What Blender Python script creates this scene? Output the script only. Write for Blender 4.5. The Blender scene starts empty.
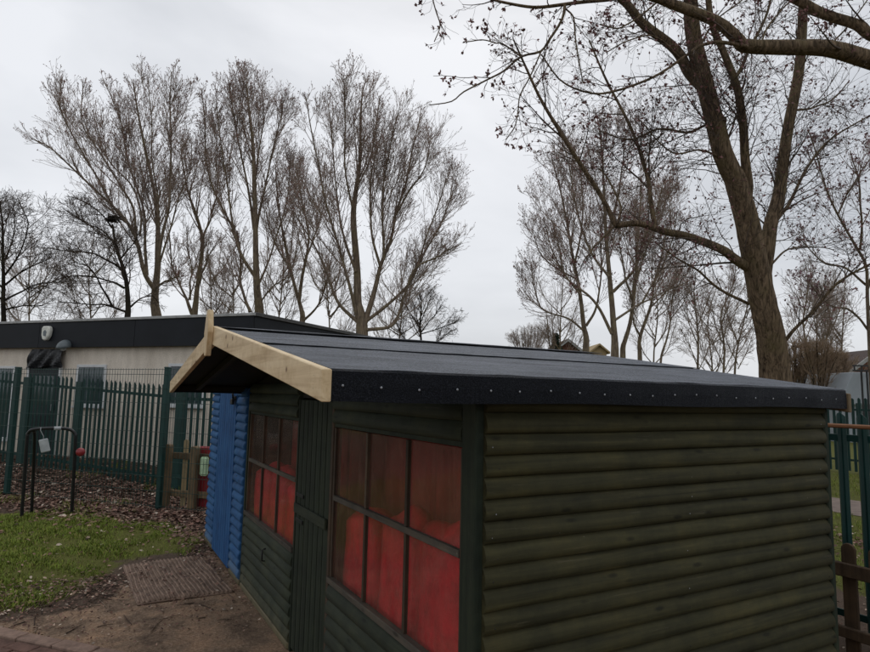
import bpy, bmesh, math, random
import numpy as np
from mathutils import Vector, Matrix
R = math.radians
random.seed(7); rng = np.random.default_rng(11)
S = bpy.context.scene
COL = S.collection

# ------------------------------------------------------------------ camera
# world axes follow the shed: X runs along its side wall, Y along its front wall, Z up
CX, CY, FPX, EYE = 435.0, 326.0, 610.87, 1.65
MW = np.array([[0.8721, -0.0724, -0.4839], [-0.4889, -0.0877, -0.8679], [0.0204, 0.9935, -0.1119]])
def _orth(m):
    u, s, v = np.linalg.svd(m); return u @ v
MW = _orth(MW)
CAMP = np.array([0.0, 0.0, EYE])
cd = bpy.data.cameras.new('camera'); cam = bpy.data.objects.new('camera', cd); COL.objects.link(cam)
cd.sensor_width = 36.0; cd.sensor_fit = 'HORIZONTAL'; cd.lens = 36.0 * FPX / 870.0
cd.clip_start = 0.05; cd.clip_end = 2000
cam.matrix_world = Matrix.Translation(CAMP) @ Matrix(MW.tolist()).to_4x4()
S.camera = cam
S.render.resolution_x = 1024; S.render.resolution_y = 767

# ------------------------------------------------------------------ sky, sun, exposure
SUN_EL, SUN_AZ = R(52), R(35)
w = bpy.data.worlds.new('World'); S.world = w; w.use_nodes = True
nt = w.node_tree; nt.nodes.clear()
def wn(t): return nt.nodes.new(t)
out = wn('ShaderNodeOutputWorld'); bg = wn('ShaderNodeBackground')
sky = wn('ShaderNodeTexSky'); sky.sky_type = 'NISHITA'; sky.sun_disc = False
sky.sun_elevation = SUN_EL; sky.sun_rotation = SUN_AZ; sky.dust_density = 3.0
tc = wn('ShaderNodeTexCoord'); mp = wn('ShaderNodeMapping'); mp.inputs['Scale'].default_value = (1.0, 1.0, 2.2)
n1 = wn('ShaderNodeTexNoise'); n1.inputs['Scale'].default_value = 1.5; n1.inputs['Detail'].default_value = 6; n1.inputs['Roughness'].default_value = 0.5
n1.inputs['Distortion'].default_value = 0.4
rp = wn('ShaderNodeValToRGB')
rp.color_ramp.elements[0].position = 0.32; rp.color_ramp.elements[0].color = (4.5, 4.72, 5.05, 1)
rp.color_ramp.elements[1].position = 0.66; rp.color_ramp.elements[1].color = (7.0, 7.15, 7.45, 1)
mx = wn('ShaderNodeMix'); mx.data_type = 'RGBA'; mx.inputs['Factor'].default_value = 0.94
nt.links.new(tc.outputs['Generated'], mp.inputs['Vector']); nt.links.new(mp.outputs['Vector'], n1.inputs['Vector'])
nt.links.new(n1.outputs['Fac'], rp.inputs['Fac'])
nt.links.new(sky.outputs['Color'], mx.inputs['A']); nt.links.new(rp.outputs['Color'], mx.inputs['B'])
nt.links.new(mx.outputs['Result'], bg.inputs['Color']); bg.inputs['Strength'].default_value = 0.114
nt.links.new(bg.outputs['Background'], out.inputs['Surface'])
sd = bpy.data.lights.new('sun', 'SUN'); sun = bpy.data.objects.new('sun', sd); COL.objects.link(sun)
sd.energy = 0.5; sd.angle = R(40); sd.color = (1.0, 0.97, 0.93)
sun.rotation_euler = Vector((math.sin(SUN_AZ) * math.cos(SUN_EL), math.cos(SUN_AZ) * math.cos(SUN_EL), math.sin(SUN_EL))).to_track_quat('Z', 'Y').to_euler()
vs = S.view_settings; vs.view_transform = 'Standard'; vs.look = 'None'; vs.exposure = 0.12; vs.gamma = 1.0; vs.use_curve_mapping = False

# ------------------------------------------------------------------ pixel helpers (photo pixels to rays)
def ray(px, py): return MW @ np.array([px - CX, -(py - CY), -FPX])
def pt(px, py, depth): return CAMP + ray(px, py) * (depth / FPX)
def on_ground(px, py, z=0.0):
    r = ray(px, py); return CAMP + r * ((z - EYE) / r[2])
def on_plane(px, py, p0, n):
    r = ray(px, py); return CAMP + r * (np.dot(np.array(p0) - CAMP, n) / np.dot(r, n))

# ------------------------------------------------------------------ materials
MATS = {}
class NB:
    def __init__(s, name):
        s.m = bpy.data.materials.new(name); s.m.use_nodes = True; s.t = s.m.node_tree
        s.b = s.t.nodes['Principled BSDF']; s.o = s.t.nodes['Material Output']
    def n(s, t, **k):
        x = s.t.nodes.new(t)
        for a, v in k.items(): setattr(x, a, v)
        return x
    def l(s, a, b): s.t.links.new(a, b)
    def coord(s, kind='Object', scale=(1, 1, 1)):
        m = s.n('ShaderNodeMapping'); m.inputs['Scale'].default_value = scale
        if kind == 'World': g = s.n('ShaderNodeNewGeometry'); s.l(g.outputs['Position'], m.inputs['Vector'])
        else: g = s.n('ShaderNodeTexCoord'); s.l(g.outputs[kind], m.inputs['Vector'])
        return m.outputs['Vector']
    def noise(s, vec, scale, detail=6, rough=0.6, dist=0):
        x = s.n('ShaderNodeTexNoise'); x.inputs['Scale'].default_value = scale; x.inputs['Detail'].default_value = detail
        x.inputs['Roughness'].default_value = rough; x.inputs['Distortion'].default_value = dist
        s.l(vec, x.inputs['Vector']); return x.outputs['Fac']
    def ramp(s, fac, stops):
        x = s.n('ShaderNodeValToRGB'); e = x.color_ramp.elements
        e[0].position, e[0].color = stops[0][0], (*stops[0][1], 1)
        e[1].position, e[1].color = stops[-1][0], (*stops[-1][1], 1)
        for p, c in stops[1:-1]: q = e.new(p); q.color = (*c, 1)
        s.l(fac, x.inputs['Fac']); return x.outputs['Color']
    def mix(s, fac, a, b, mode='MIX'):
        x = s.n('ShaderNodeMix', data_type='RGBA', blend_type=mode)
        for sock, v in (('Factor', fac), ('A', a), ('B', b)):
            if isinstance(v, (int, float)): x.inputs[sock].default_value = v
            elif isinstance(v, tuple): x.inputs[sock].default_value = (*v, 1)
            else: s.l(v, x.inputs[sock])
        return x.outputs['Result']
    def math(s, op, a, b=0.0, clamp=False):
        x = s.n('ShaderNodeMath', operation=op, use_clamp=clamp)
        for i, v in enumerate((a, b)):
            if isinstance(v, (int, float)): x.inputs[i].default_value = v
            else: s.l(v, x.inputs[i])
        return x.outputs[0]
    def rnd(s): return s.n('ShaderNodeObjectInfo').outputs['Random']
    def bump(s, h, strength=0.3, dist=0.01):
        x = s.n('ShaderNodeBump'); x.inputs['Strength'].default_value = strength; x.inputs['Distance'].default_value = dist
        s.l(h, x.inputs['Height']); s.l(x.outputs['Normal'], s.b.inputs['Normal'])
    def fin(s, col=None, rough=0.8, spec=0.3, metal=0.0):
        if col is not None:
            if isinstance(col, tuple): s.b.inputs['Base Color'].default_value = (*col, 1)
            else: s.l(col, s.b.inputs['Base Color'])
        if isinstance(rough, (int, float)): s.b.inputs['Roughness'].default_value = rough
        else: s.l(rough, s.b.inputs['Roughness'])
        s.b.inputs['Specular IOR Level'].default_value = spec; s.b.inputs['Metallic'].default_value = metal
        return s.m

def mat_plain(name, c, rough=0.7, spec=0.3, metal=0.0, var=0.25, scale=8.0, bump=0.0):
    b = NB(name); v = b.coord('World')
    f = b.noise(v, scale, 6, 0.65)
    lo = tuple(x * (1 - var) for x in c); hi = tuple(min(1, x * (1 + var)) for x in c)
    col = b.ramp(f, [(0.3, lo), (0.7, hi)])
    if bump: b.bump(b.noise(v, scale * 12, 4, 0.6), bump, 0.005)
    return b.fin(col, rough, spec, metal)

def mat_wood(name, dark, light, axis, weather=None, rough=0.75, spec=0.25, grain=1.0, low=None, rv=0.35):
    """stained or painted timber whose grain runs along a world axis"""
    b = NB(name); sc = [26.0, 26.0, 26.0]; sc[axis] = 1.3
    v = b.coord('World', tuple(sc))
    rn = b.rnd(); off = b.n('ShaderNodeVectorMath', operation='ADD'); cb = b.n('ShaderNodeCombineXYZ')
    b.l(b.math('MULTIPLY', rn, 37.0), cb.inputs[axis]); b.l(v, off.inputs[0]); b.l(cb.outputs[0], off.inputs[1]); v2 = off.outputs[0]
    g = b.noise(v2, 1.0, 7, 0.62, 0.6); col = b.ramp(g, [(0.28, dark), (0.72, light)])
    patch = b.noise(b.coord('World', (1, 1, 1)), 5.0, 5, 0.7)
    pv = b.ramp(patch, [(0.32, (0.68, 0.70, 0.72)), (0.5, (0.97, 0.97, 0.96)), (0.7, (1.35, 1.25, 1.10))])
    col = b.mix(1.0, col, pv, 'MULTIPLY')
    ob = b.n('ShaderNodeMapRange'); b.l(rn, ob.inputs['Value']); ob.inputs['To Min'].default_value = 1 - rv; ob.inputs['To Max'].default_value = 1 + rv
    hs = b.n('ShaderNodeHueSaturation'); b.l(ob.outputs[0], hs.inputs['Value']); b.l(col, hs.inputs['Color']); col = hs.outputs['Color']
    if weather:
        wn_ = b.noise(v2, 2.3, 8, 0.75); wf = b.ramp(wn_, [(0.6, (0, 0, 0)), (0.72, (0.6, 0.6, 0.6))])
        col = b.mix(wf, col, weather)
    if low:  # mud splash and algae on the lowest boards
        geo = b.n('ShaderNodeSeparateXYZ'); b.l(b.coord('World'), geo.inputs[0])
        h = b.math('ADD', geo.outputs['Z'], b.math('MULTIPLY', b.noise(b.coord('World'), 7.0, 6, 0.7), 0.35))
        f = b.n('ShaderNodeMapRange'); b.l(h, f.inputs['Value']); f.inputs['From Min'].default_value = 0.12; f.inputs['From Max'].default_value = 0.36
        f.inputs['To Min'].default_value = 0.8; f.inputs['To Max'].default_value = 0.0
        col = b.mix(f.outputs[0], col, low)
    if axis < 2 and rv > 0.1:
        vo = b.n('ShaderNodeTexVoronoi'); vo.inputs['Scale'].default_value = 1.0; ks = [14.0, 14.0, 14.0]; ks[axis] = 4.5
        ad = b.n('ShaderNodeVectorMath', operation='ADD'); b.l(b.coord('World', tuple(ks)), ad.inputs[0]); b.l(cb.outputs[0], ad.inputs[1]); b.l(ad.outputs[0], vo.inputs['Vector'])
        col = b.mix(b.ramp(vo.outputs['Distance'], [(0.07, (0.75, 0.75, 0.75)), (0.16, (0, 0, 0))]), col, tuple(x * 0.45 for x in dark))
        chip = b.ramp(b.noise(b.coord('World'), 38, 3, 0.5), [(0.765, (0, 0, 0)), (0.785, (0.6, 0.6, 0.6))]); col = b.mix(chip, col, (0.30, 0.28, 0.22))
    b.bump(g, 0.5 * grain, 0.004)
    return b.fin(col, rough, spec)

M = {}
OLD, OLL = (0.020, 0.0190, 0.0075), (0.062, 0.057, 0.024)
M['log_x'] = mat_wood('stained_log_side', OLD, OLL, 0, (0.11, 0.095, 0.06), low=(0.10, 0.085, 0.05), rv=0.13)
M['log_y'] = mat_wood('stained_log_front', (0.020, 0.026, 0.016), (0.042, 0.050, 0.032), 1, (0.085, 0.078, 0.06), low=(0.13, 0.12, 0.07), rv=0.15)
M['post_z'] = mat_wood('stained_post', (0.012, 0.018, 0.011), (0.027, 0.035, 0.021), 2, (0.06, 0.05, 0.03), rv=0.15)
M['trim_z'] = mat_wood('window_frame_wood_upright', (0.035, 0.025, 0.017), (0.085, 0.058, 0.038), 2, (0.12, 0.09, 0.07))
M['trim_y'] = mat_wood('window_frame_wood_level', (0.040, 0.034, 0.026), (0.10, 0.085, 0.068), 1, (0.16, 0.14, 0.12))
M['bearer'] = mat_wood('weathered_bearer', (0.08, 0.065, 0.04), (0.17, 0.14, 0.10), 1, low=(0.12, 0.105, 0.05))
M['blue_y'] = mat_wood('blue_painted_log', (0.014, 0.070, 0.185), (0.034, 0.115, 0.27), 1, (0.10, 0.15, 0.21), low=(0.16, 0.19, 0.20), rv=0.12)
M['blue_z'] = mat_wood('blue_painted_door', (0.012, 0.066, 0.185), (0.026, 0.108, 0.285), 2, (0.06, 0.13, 0.23), rv=0.08)
M['soffit'] = mat_wood('dark_soffit', (0.012, 0.011, 0.008), (0.024, 0.022, 0.015), 0)
M['fence_wood'] = mat_wood('fence_timber', (0.075, 0.055, 0.032), (0.17, 0.12, 0.07), 2, (0.12, 0.13, 0.07))
M['fence_wood_pale'] = mat_wood('fence_timber_pale', (0.17, 0.13, 0.075), (0.30, 0.235, 0.13), 2)
M['fence_wood_dark'] = mat_wood('fence_timber_stained', (0.045, 0.028, 0.016), (0.095, 0.062, 0.036), 2, rv=0.15)

def mat_pine(name, axis):
    b = NB(name); sc = [30.0, 30.0, 30.0]; sc[axis] = 1.0
    v = b.coord('World', tuple(sc)); g = b.noise(v, 1.0, 8, 0.6, 0.8)
    col = b.ramp(g, [(0.25, (0.44, 0.31, 0.17)), (0.5, (0.66, 0.51, 0.31)), (0.75, (0.76, 0.62, 0.41))])
    vo = b.n('ShaderNodeTexVoronoi'); vo.inputs['Scale'].default_value = 8.5; b.l(b.coord('World'), vo.inputs['Vector'])
    kf = b.ramp(vo.outputs['Distance'], [(0.07, (1, 1, 1)), (0.13, (0, 0, 0))])
    col = b.mix(kf, col, (0.16, 0.075, 0.03))
    st = b.noise(b.coord('World'), 6, 5, 0.7); sf = b.ramp(st, [(0.4, (1.05, 1.05, 1.05)), (0.75, (0.72, 0.64, 0.52))])
    col = b.mix(1.0, col, sf, 'MULTIPLY'); b.bump(g, 0.25, 0.002)
    return b.fin(col, 0.6, 0.35)
M['pine_y'] = mat_pine('new_pine_board', 1); M['pine_z'] = mat_pine('new_pine_finial', 2)

def mat_felt():
    b = NB('mineral_roof_felt'); v = b.coord('World')
    g = b.noise(v, 260, 2, 0.6); g2 = b.noise(v, 700, 2, 0.6); p = b.noise(b.coord('World', (0.7, 2.5, 2.5)), 2.2, 7, 0.7)
    col = b.ramp(b.math('ADD', b.math('MULTIPLY', g, 0.55), b.math('MULTIPLY', g2, 0.45)), [(0.36, (0.0025, 0.003, 0.004)), (0.52, (0.008, 0.009, 0.012)), (0.66, (0.030, 0.033, 0.041))])
    pv = b.ramp(p, [(0.3, (0.72, 0.73, 0.76)), (0.7, (1.2, 1.2, 1.18))]); col = b.mix(1.0, col, pv, 'MULTIPLY')
    wv = b.noise(b.coord('World', (1.2, 7, 7)), 1.0, 3, 0.5); b.bump(b.math('ADD', b.math('MULTIPLY', g, 0.5), wv), 0.5, 0.008)
    sw = b.n('ShaderNodeMapRange'); b.l(b.math('ADD', b.math('MULTIPLY', b.noise(v, 130, 3, 0.7), 0.6), b.math('MULTIPLY', p, 0.4)), sw.inputs['Value']); sw.inputs['From Min'].default_value = 0.36; sw.inputs['From Max'].default_value = 0.64; sw.inputs['To Min'].default_value = 0.12; sw.inputs['To Max'].default_value = 0.78; b.l(sw.outputs[0], b.b.inputs['Sheen Weight']); b.b.inputs['Sheen Roughness'].default_value = 0.28; b.b.inputs['Sheen Tint'].default_value = (0.85, 0.9, 1.0, 1)
    return b.fin(col, 0.6, 0.08)
M['felt'] = mat_felt()
M['nail'] = mat_plain('galvanised_nail', (0.30, 0.31, 0.33), 0.4, 0.6, 0.8)
M['iron'] = mat_plain('black_iron', (0.012, 0.012, 0.013), 0.5, 0.4, 0.2)
M['green_steel'] = mat_plain('green_coated_steel', (0.004, 0.034, 0.029), 0.45, 0.4, 0.0, 0.3, 3)
M['green_wire'] = mat_plain('green_coated_wire', (0.010, 0.042, 0.033), 0.5, 0.4)
M['black_steel'] = mat_plain('black_tube_steel', (0.010, 0.010, 0.011), 0.4, 0.45)
M['red_plastic'] = mat_plain('red_plastic', (0.24, 0.018, 0.022), 0.4, 0.5)
M['grey_tag'] = mat_plain('grey_plastic_tag', (0.36, 0.38, 0.38), 0.5)
M['pale_green'] = mat_plain('pale_green_plastic', (0.42, 0.56, 0.36), 0.45)
M['white_trim'] = mat_plain('white_window_plastic', (0.62, 0.63, 0.63), 0.4, 0.4, 0, 0.12)
M['dark_glass'] = mat_plain('building_window_glass', (0.035, 0.055, 0.062), 0.08, 0.6, 0, 0.5, 2)
M['door_dark'] = mat_plain('dark_navy_door', (0.010, 0.016, 0.021), 0.45)
M['fascia_black'] = mat_plain('black_fascia_sheet', (0.009, 0.011, 0.015), 0.6, 0.25, 0, 0.25, 2.5)
M['roof_trim'] = mat_plain('pale_roof_trim', (0.34, 0.34, 0.33), 0.5)
M['roof_cap'] = mat_plain('grey_roof_covering', (0.085, 0.083, 0.08), 0.8)
M['lamp_white'] = mat_plain('white_alarm_box', (0.62, 0.62, 0.56), 0.45)
M['lamp_grey'] = mat_plain('grey_lamp_dome', (0.10, 0.12, 0.13), 0.35, 0.5)
M['tarp'] = mat_plain('black_plastic_sheet', (0.006, 0.007, 0.009), 0.4, 0.4)
M['plinth'] = mat_plain('building_skirt', (0.11, 0.095, 0.075), 0.85)
M['rust_rail'] = mat_plain('brown_handrail', (0.20, 0.085, 0.035), 0.55)
M['brick_far'] = mat_plain('house_brick', (0.17, 0.085, 0.06), 0.9, 0.2, 0, 0.4, 4)
M['tile_far'] = mat_plain('house_roof_tile', (0.075, 0.055, 0.05), 0.9)
M['tan_render'] = mat_plain('tan_render', (0.36, 0.27, 0.15), 0.9)
M['grey_sheet'] = mat_plain('grey_roof_sheet', (0.33, 0.36, 0.39), 0.6, 0.3, 0, 0.1, 1.2)
M['paper'] = mat_plain('pale_board_scrap', (0.42, 0.36, 0.29), 0.85)
M['nest'] = mat_plain('nest_sticks', (0.03, 0.024, 0.018), 0.95)
M['lining'] = mat_plain('interior_lining', (0.20, 0.15, 0.10), 0.8)

def mat_render():
    b = NB('pebble_dash'); v = b.coord('World'); g = b.noise(v, 60, 4, 0.8); p = b.noise(b.coord('World', (2, 2, 0.5)), 2.0, 6, 0.65)
    col = b.ramp(g, [(0.3, (0.60, 0.53, 0.445)), (0.7, (0.86, 0.78, 0.67))])
    col = b.mix(1.0, col, b.ramp(p, [(0.3, (0.82, 0.80, 0.78)), (0.65, (1.05, 1.05, 1.05))]), 'MULTIPLY')
    b.bump(g, 0.5, 0.01); return b.fin(col, 0.9, 0.2)
M['render'] = mat_render()

def mat_bark(name, dark, light, moss, sc=1.0):
    b = NB(name); v = b.coord('World', (26 * sc, 26 * sc, 4.2 * sc)); g = b.noise(v, 1.0, 8, 0.68, 0.9)
    col = b.ramp(g, [(0.36, dark), (0.64, light)])
    ms = b.noise(b.coord('World'), 1.6, 5, 0.7); mf = b.ramp(ms, [(0.48, (0, 0, 0)), (0.70, (0.75, 0.75, 0.75))])
    col = b.mix(mf, col, moss); b.bump(g, 1.0, 0.05 / sc); return b.fin(col, 0.92, 0.15)
M['bark_far'] = mat_bark('poplar_bark', (0.11, 0.083, 0.062), (0.32, 0.25, 0.18), (0.28, 0.235, 0.13), 0.5)
M['bark_near'] = mat_bark('furrowed_bark', (0.034, 0.024, 0.016), (0.30, 0.215, 0.14), (0.20, 0.16, 0.08), 0.8)
M['bark_dark'] = mat_bark('dark_bark', (0.016, 0.013, 0.012), (0.045, 0.036, 0.028), (0.050, 0.048, 0.022), 0.6)
M['twig'] = mat_plain('twig_bark', (0.29, 0.225, 0.185), 0.9, 0.2, 0, 0.35, 1.0)
M['twig_dark'] = mat_plain('dark_twig_bark', (0.095, 0.072, 0.057), 0.9, 0.2, 0, 0.35, 1.0)
M['bud'] = mat_plain('red_brown_bud', (0.29, 0.165, 0.145), 0.8, 0.2, 0, 0.5, 2.0)
M['bud_pink'] = mat_plain('purple_bud', (0.22, 0.12, 0.135), 0.8, 0.2, 0, 0.45, 2.0)
M['bud_dark'] = mat_plain('dark_flower_bud', (0.20, 0.10, 0.095), 0.8, 0.2, 0, 0.5, 3.0)
M['conifer'] = mat_plain('conifer_green', (0.032, 0.05, 0.03), 0.9)

def mat_attr(name, rough=0.85, spec=0.2, noise_scale=40.0):
    b = NB(name); a = b.n('ShaderNodeAttribute'); a.attribute_name = 'tint'
    v = b.ramp(b.noise(b.coord('World'), noise_scale, 4, 0.6), [(0.3, (0.75, 0.75, 0.75)), (0.7, (1.2, 1.2, 1.2))])
    return b.fin(b.mix(1.0, a.outputs['Color'], v, 'MULTIPLY'), rough, spec)
M['leaf'] = mat_attr('dead_leaf'); M['blade'] = mat_attr('grass_blade', 0.7, 0.25, 5.0)

def mat_ground():
    b = NB('park_ground'); a = b.n('ShaderNodeAttribute'); a.attribute_name = 'zone'
    sp = b.n('ShaderNodeSeparateColor'); b.l(a.outputs['Color'], sp.inputs[0])
    v = b.coord('World'); e = b.noise(v, 5.0, 8, 0.7); f = b.noise(v, 60, 6, 0.75); c = b.noise(v, 1.3, 4, 0.6)
    dirt = b.ramp(f, [(0.25, (0.12, 0.083, 0.056)), (0.5, (0.28, 0.20, 0.14)), (0.8, (0.52, 0.40, 0.30))])
    dirt = b.mix(1.0, dirt, b.ramp(b.noise(v, 3.2, 8, 0.7), [(0.34, (0.36, 0.35, 0.36)), (0.48, (0.85, 0.82, 0.8)), (0.68, (1.35, 1.2, 1.08))]), 'MULTIPLY')
    soil = b.ramp(f, [(0.25, (0.048, 0.033, 0.024)), (0.6, (0.115, 0.082, 0.060)), (0.85, (0.20, 0.15, 0.115))])
    grass = b.ramp(f, [(0.25, (0.055, 0.056, 0.014)), (0.7, (0.13, 0.135, 0.032))])
    def edge(ch, lo, hi):
        s_ = b.math('ADD', sp.outputs[ch], b.math('MULTIPLY', b.math('SUBTRACT', e, 0.5), 0.9))
        m = b.n('ShaderNodeMapRange'); b.l(s_, m.inputs['Value']); m.inputs['From Min'].default_value = lo; m.inputs['From Max'].default_value = hi
        return m.outputs[0]
    col = b.mix(edge(2, 0.42, 0.58), soil, dirt); col = b.mix(edge(0, 0.42, 0.6), col, grass)
    b.bump(b.math('ADD', f, b.math('MULTIPLY', e, 1.5)), 0.6, 0.02); return b.fin(col, 0.95, 0.12)
M['ground'] = mat_ground()
M['path'] = mat_plain('pinkish_path', (0.20, 0.155, 0.13), 0.9, 0.2, 0, 0.3, 6)
M['mat_brown'] = mat_plain('brown_ribbed_mat', (0.21, 0.145, 0.108), 0.85, 0.2, 0, 0.5, 9, 0.3)
M['edging'] = mat_plain('pinkish_concrete_edging', (0.23, 0.155, 0.12), 0.9, 0.2, 0, 0.35, 14, 0.4)
M['paver'] = mat_plain('dull_red_paver', (0.125, 0.072, 0.056), 0.9, 0.2, 0, 0.4, 18, 0.4)
M['hedge'] = mat_plain('brown_hedge_twig', (0.27, 0.19, 0.125), 0.9)

def mat_glass():
    b = NB('dusty_perspex'); t = b.t
    tr = b.n('ShaderNodeBsdfTransparent'); tr.inputs[0].default_value = (0.97, 0.95, 0.93, 1)
    gl = b.n('ShaderNodeBsdfGlossy'); gl.inputs['Roughness'].default_value = 0.07; gl.inputs['Color'].default_value = (0.8, 0.76, 0.72, 1)
    df = b.n('ShaderNodeBsdfDiffuse'); df.inputs['Color'].default_value = (0.34, 0.20, 0.15, 1)
    fr = b.n('ShaderNodeFresnel'); fr.inputs['IOR'].default_value = 1.48
    v = b.coord('World'); d1 = b.noise(v, 6, 7, 0.7); d2 = b.noise(b.coord('World', (30, 30, 6)), 1.0, 5, 0.7)
    dust = b.math('MULTIPLY', b.math('ADD', d1, d2), 0.5)
    m = b.n('ShaderNodeMapRange'); b.l(dust, m.inputs['Value']); m.inputs['From Min'].default_value = 0.3; m.inputs['From Max'].default_value = 0.75
    m.inputs['To Min'].default_value = 0.02; m.inputs['To Max'].default_value = 0.20
    a = b.n('ShaderNodeMixShader'); b.l(m.outputs[0], a.inputs[0]); b.l(tr.outputs[0], a.inputs[1]); b.l(df.outputs[0], a.inputs[2])
    gb_ = b.n('ShaderNodeNewGeometry'); frf = b.math('MULTIPLY', fr.outputs[0], b.math('SUBTRACT', 1.0, gb_.outputs['Backfacing']))
    c = b.n('ShaderNodeMixShader'); b.l(frf, c.inputs[0]); b.l(a.outputs[0], c.inputs[1]); b.l(gl.outputs[0], c.inputs[2])
    bp = b.n('ShaderNodeBump'); bp.inputs['Strength'].default_value = 0.25; bp.inputs['Distance'].default_value = 0.01
    b.l(b.noise(v, 3.0, 3, 0.5), bp.inputs['Height']); b.l(bp.outputs[0], gl.inputs['Normal'])
    b.l(c.outputs[0], b.o.inputs['Surface']); return b.m
M['glass'] = mat_glass()
def mat_red_cloth():
    b = NB('red_cloth'); v = b.coord('World'); f = b.noise(v, 9, 5, 0.6)
    col = b.ramp(f, [(0.3, (0.42, 0.006, 0.020)), (0.7, (0.82, 0.018, 0.042))]); b.bump(b.noise(v, 14, 4, 0.6), 0.5, 0.02)
    b.fin(col, 0.6, 0.3)
    b.b.inputs['Subsurface Weight'].default_value = 0.0
    tl = b.n('ShaderNodeBsdfTranslucent'); b.l(col, tl.inputs[0]); mxs = b.n('ShaderNodeMixShader'); mxs.inputs[0].default_value = 0.12
    b.l(b.b.outputs[0], mxs.inputs[1]); b.l(tl.outputs[0], mxs.inputs[2]); b.l(mxs.outputs[0], b.o.inputs['Surface']); return b.m
M['red_cloth'] = mat_red_cloth()
M['maroon_cloth'] = mat_plain('maroon_curtain_cloth', (0.30, 0.05, 0.045), 0.9, 0.1, 0, 0.3, 5)

# ------------------------------------------------------------------ mesh helpers
def link(name, me, mat, parent=None, loc=None, rot=None):
    o = bpy.data.objects.new(name, me); COL.objects.link(o)
    if mat is not None and len(me.materials) == 0: me.materials.append(mat)
    if parent is not None: o.parent = parent
    if loc is not None: o.location = loc
    if rot is not None: o.rotation_euler = rot
    return o
def empty(name, loc=(0, 0, 0), rz=0.0):
    o = bpy.data.objects.new(name, None); COL.objects.link(o); o.location = loc; o.rotation_euler = (0, 0, rz); o.empty_display_size = 0.2; return o
def tag(o, label=None, cat=None, group=None, kind=None):
    for k, v in (('label', label), ('category', cat), ('group', group), ('kind', kind)):
        if v: o[k] = v
    return o
def pydata(name, v, f, smooth=False):
    me = bpy.data.meshes.new(name); me.from_pydata([tuple(map(float, p)) for p in v], [], f); me.update()
    if smooth: me.polygons.foreach_set('use_smooth', [True] * len(me.polygons))
    return me
def np_mesh(name, V, F, smooth=True):
    """V (n,3), F (m,k) with one k"""
    me = bpy.data.meshes.new(name); k = F.shape[1]
    me.vertices.add(len(V)); me.vertices.foreach_set('co', np.ascontiguousarray(V, dtype=np.float32).ravel())
    me.loops.add(F.size); me.loops.foreach_set('vertex_index', np.ascontiguousarray(F, dtype=np.int32).ravel())
    me.polygons.add(len(F)); me.polygons.foreach_set('loop_start', np.arange(0, F.size, k, dtype=np.int32))
    me.polygons.foreach_set('loop_total', np.full(len(F), k, dtype=np.int32))
    if smooth: me.polygons.foreach_set('use_smooth', np.ones(len(F), dtype=bool))
    me.update(calc_edges=True); return me
def box_me(name, x0, x1, y0, y1, z0, z1, bev=0.0, jit=0.0):
    bm = bmesh.new()
    vs_ = [bm.verts.new((x + random.uniform(-jit, jit), y + random.uniform(-jit, jit), z + random.uniform(-jit, jit))) for z in (z0, z1) for y in (y0, y1) for x in (x0, x1)]
    for q in ((0, 2, 3, 1), (4, 5, 7, 6), (0, 1, 5, 4), (2, 6, 7, 3), (0, 4, 6, 2), (1, 3, 7, 5)): bm.faces.new([vs_[i] for i in q])
    if bev: bmesh.ops.bevel(bm, geom=bm.edges[:], offset=bev, segments=1, affect='EDGES')
    me = bpy.data.meshes.new(name); bm.to_mesh(me); bm.free(); return me
def box(name, x0, x1, y0, y1, z0, z1, mat, parent=None, bev=0.003, **k):
    return link(name, box_me(name, x0, x1, y0, y1, z0, z1, bev), mat, parent, **k)
def prism_me(name, poly, h0, h1, axis, bev=0.0):
    """poly: 2D points; extruded along axis (0: points are (y,z); 1: (x,z); 2: (x,y))"""
    def mk(p, h):
        return {0: (h, p[0], p[1]), 1: (p[0], h, p[1]), 2: (p[0], p[1], h)}[axis]
    bm = bmesh.new(); a = [bm.verts.new(mk(p, h0)) for p in poly]; b = [bm.verts.new(mk(p, h1)) for p in poly]; n = len(poly)
    bm.faces.new(a); bm.faces.new(b[::-1])
    for i in range(n): bm.faces.new((a[i], b[i], b[(i + 1) % n], a[(i + 1) % n]))
    bmesh.ops.recalc_face_normals(bm, faces=bm.faces)
    if bev: bmesh.ops.bevel(bm, geom=bm.edges[:], offset=bev, segments=1, affect='EDGES')
    me = bpy.data.meshes.new(name); bm.to_mesh(me); bm.free(); return me
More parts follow.
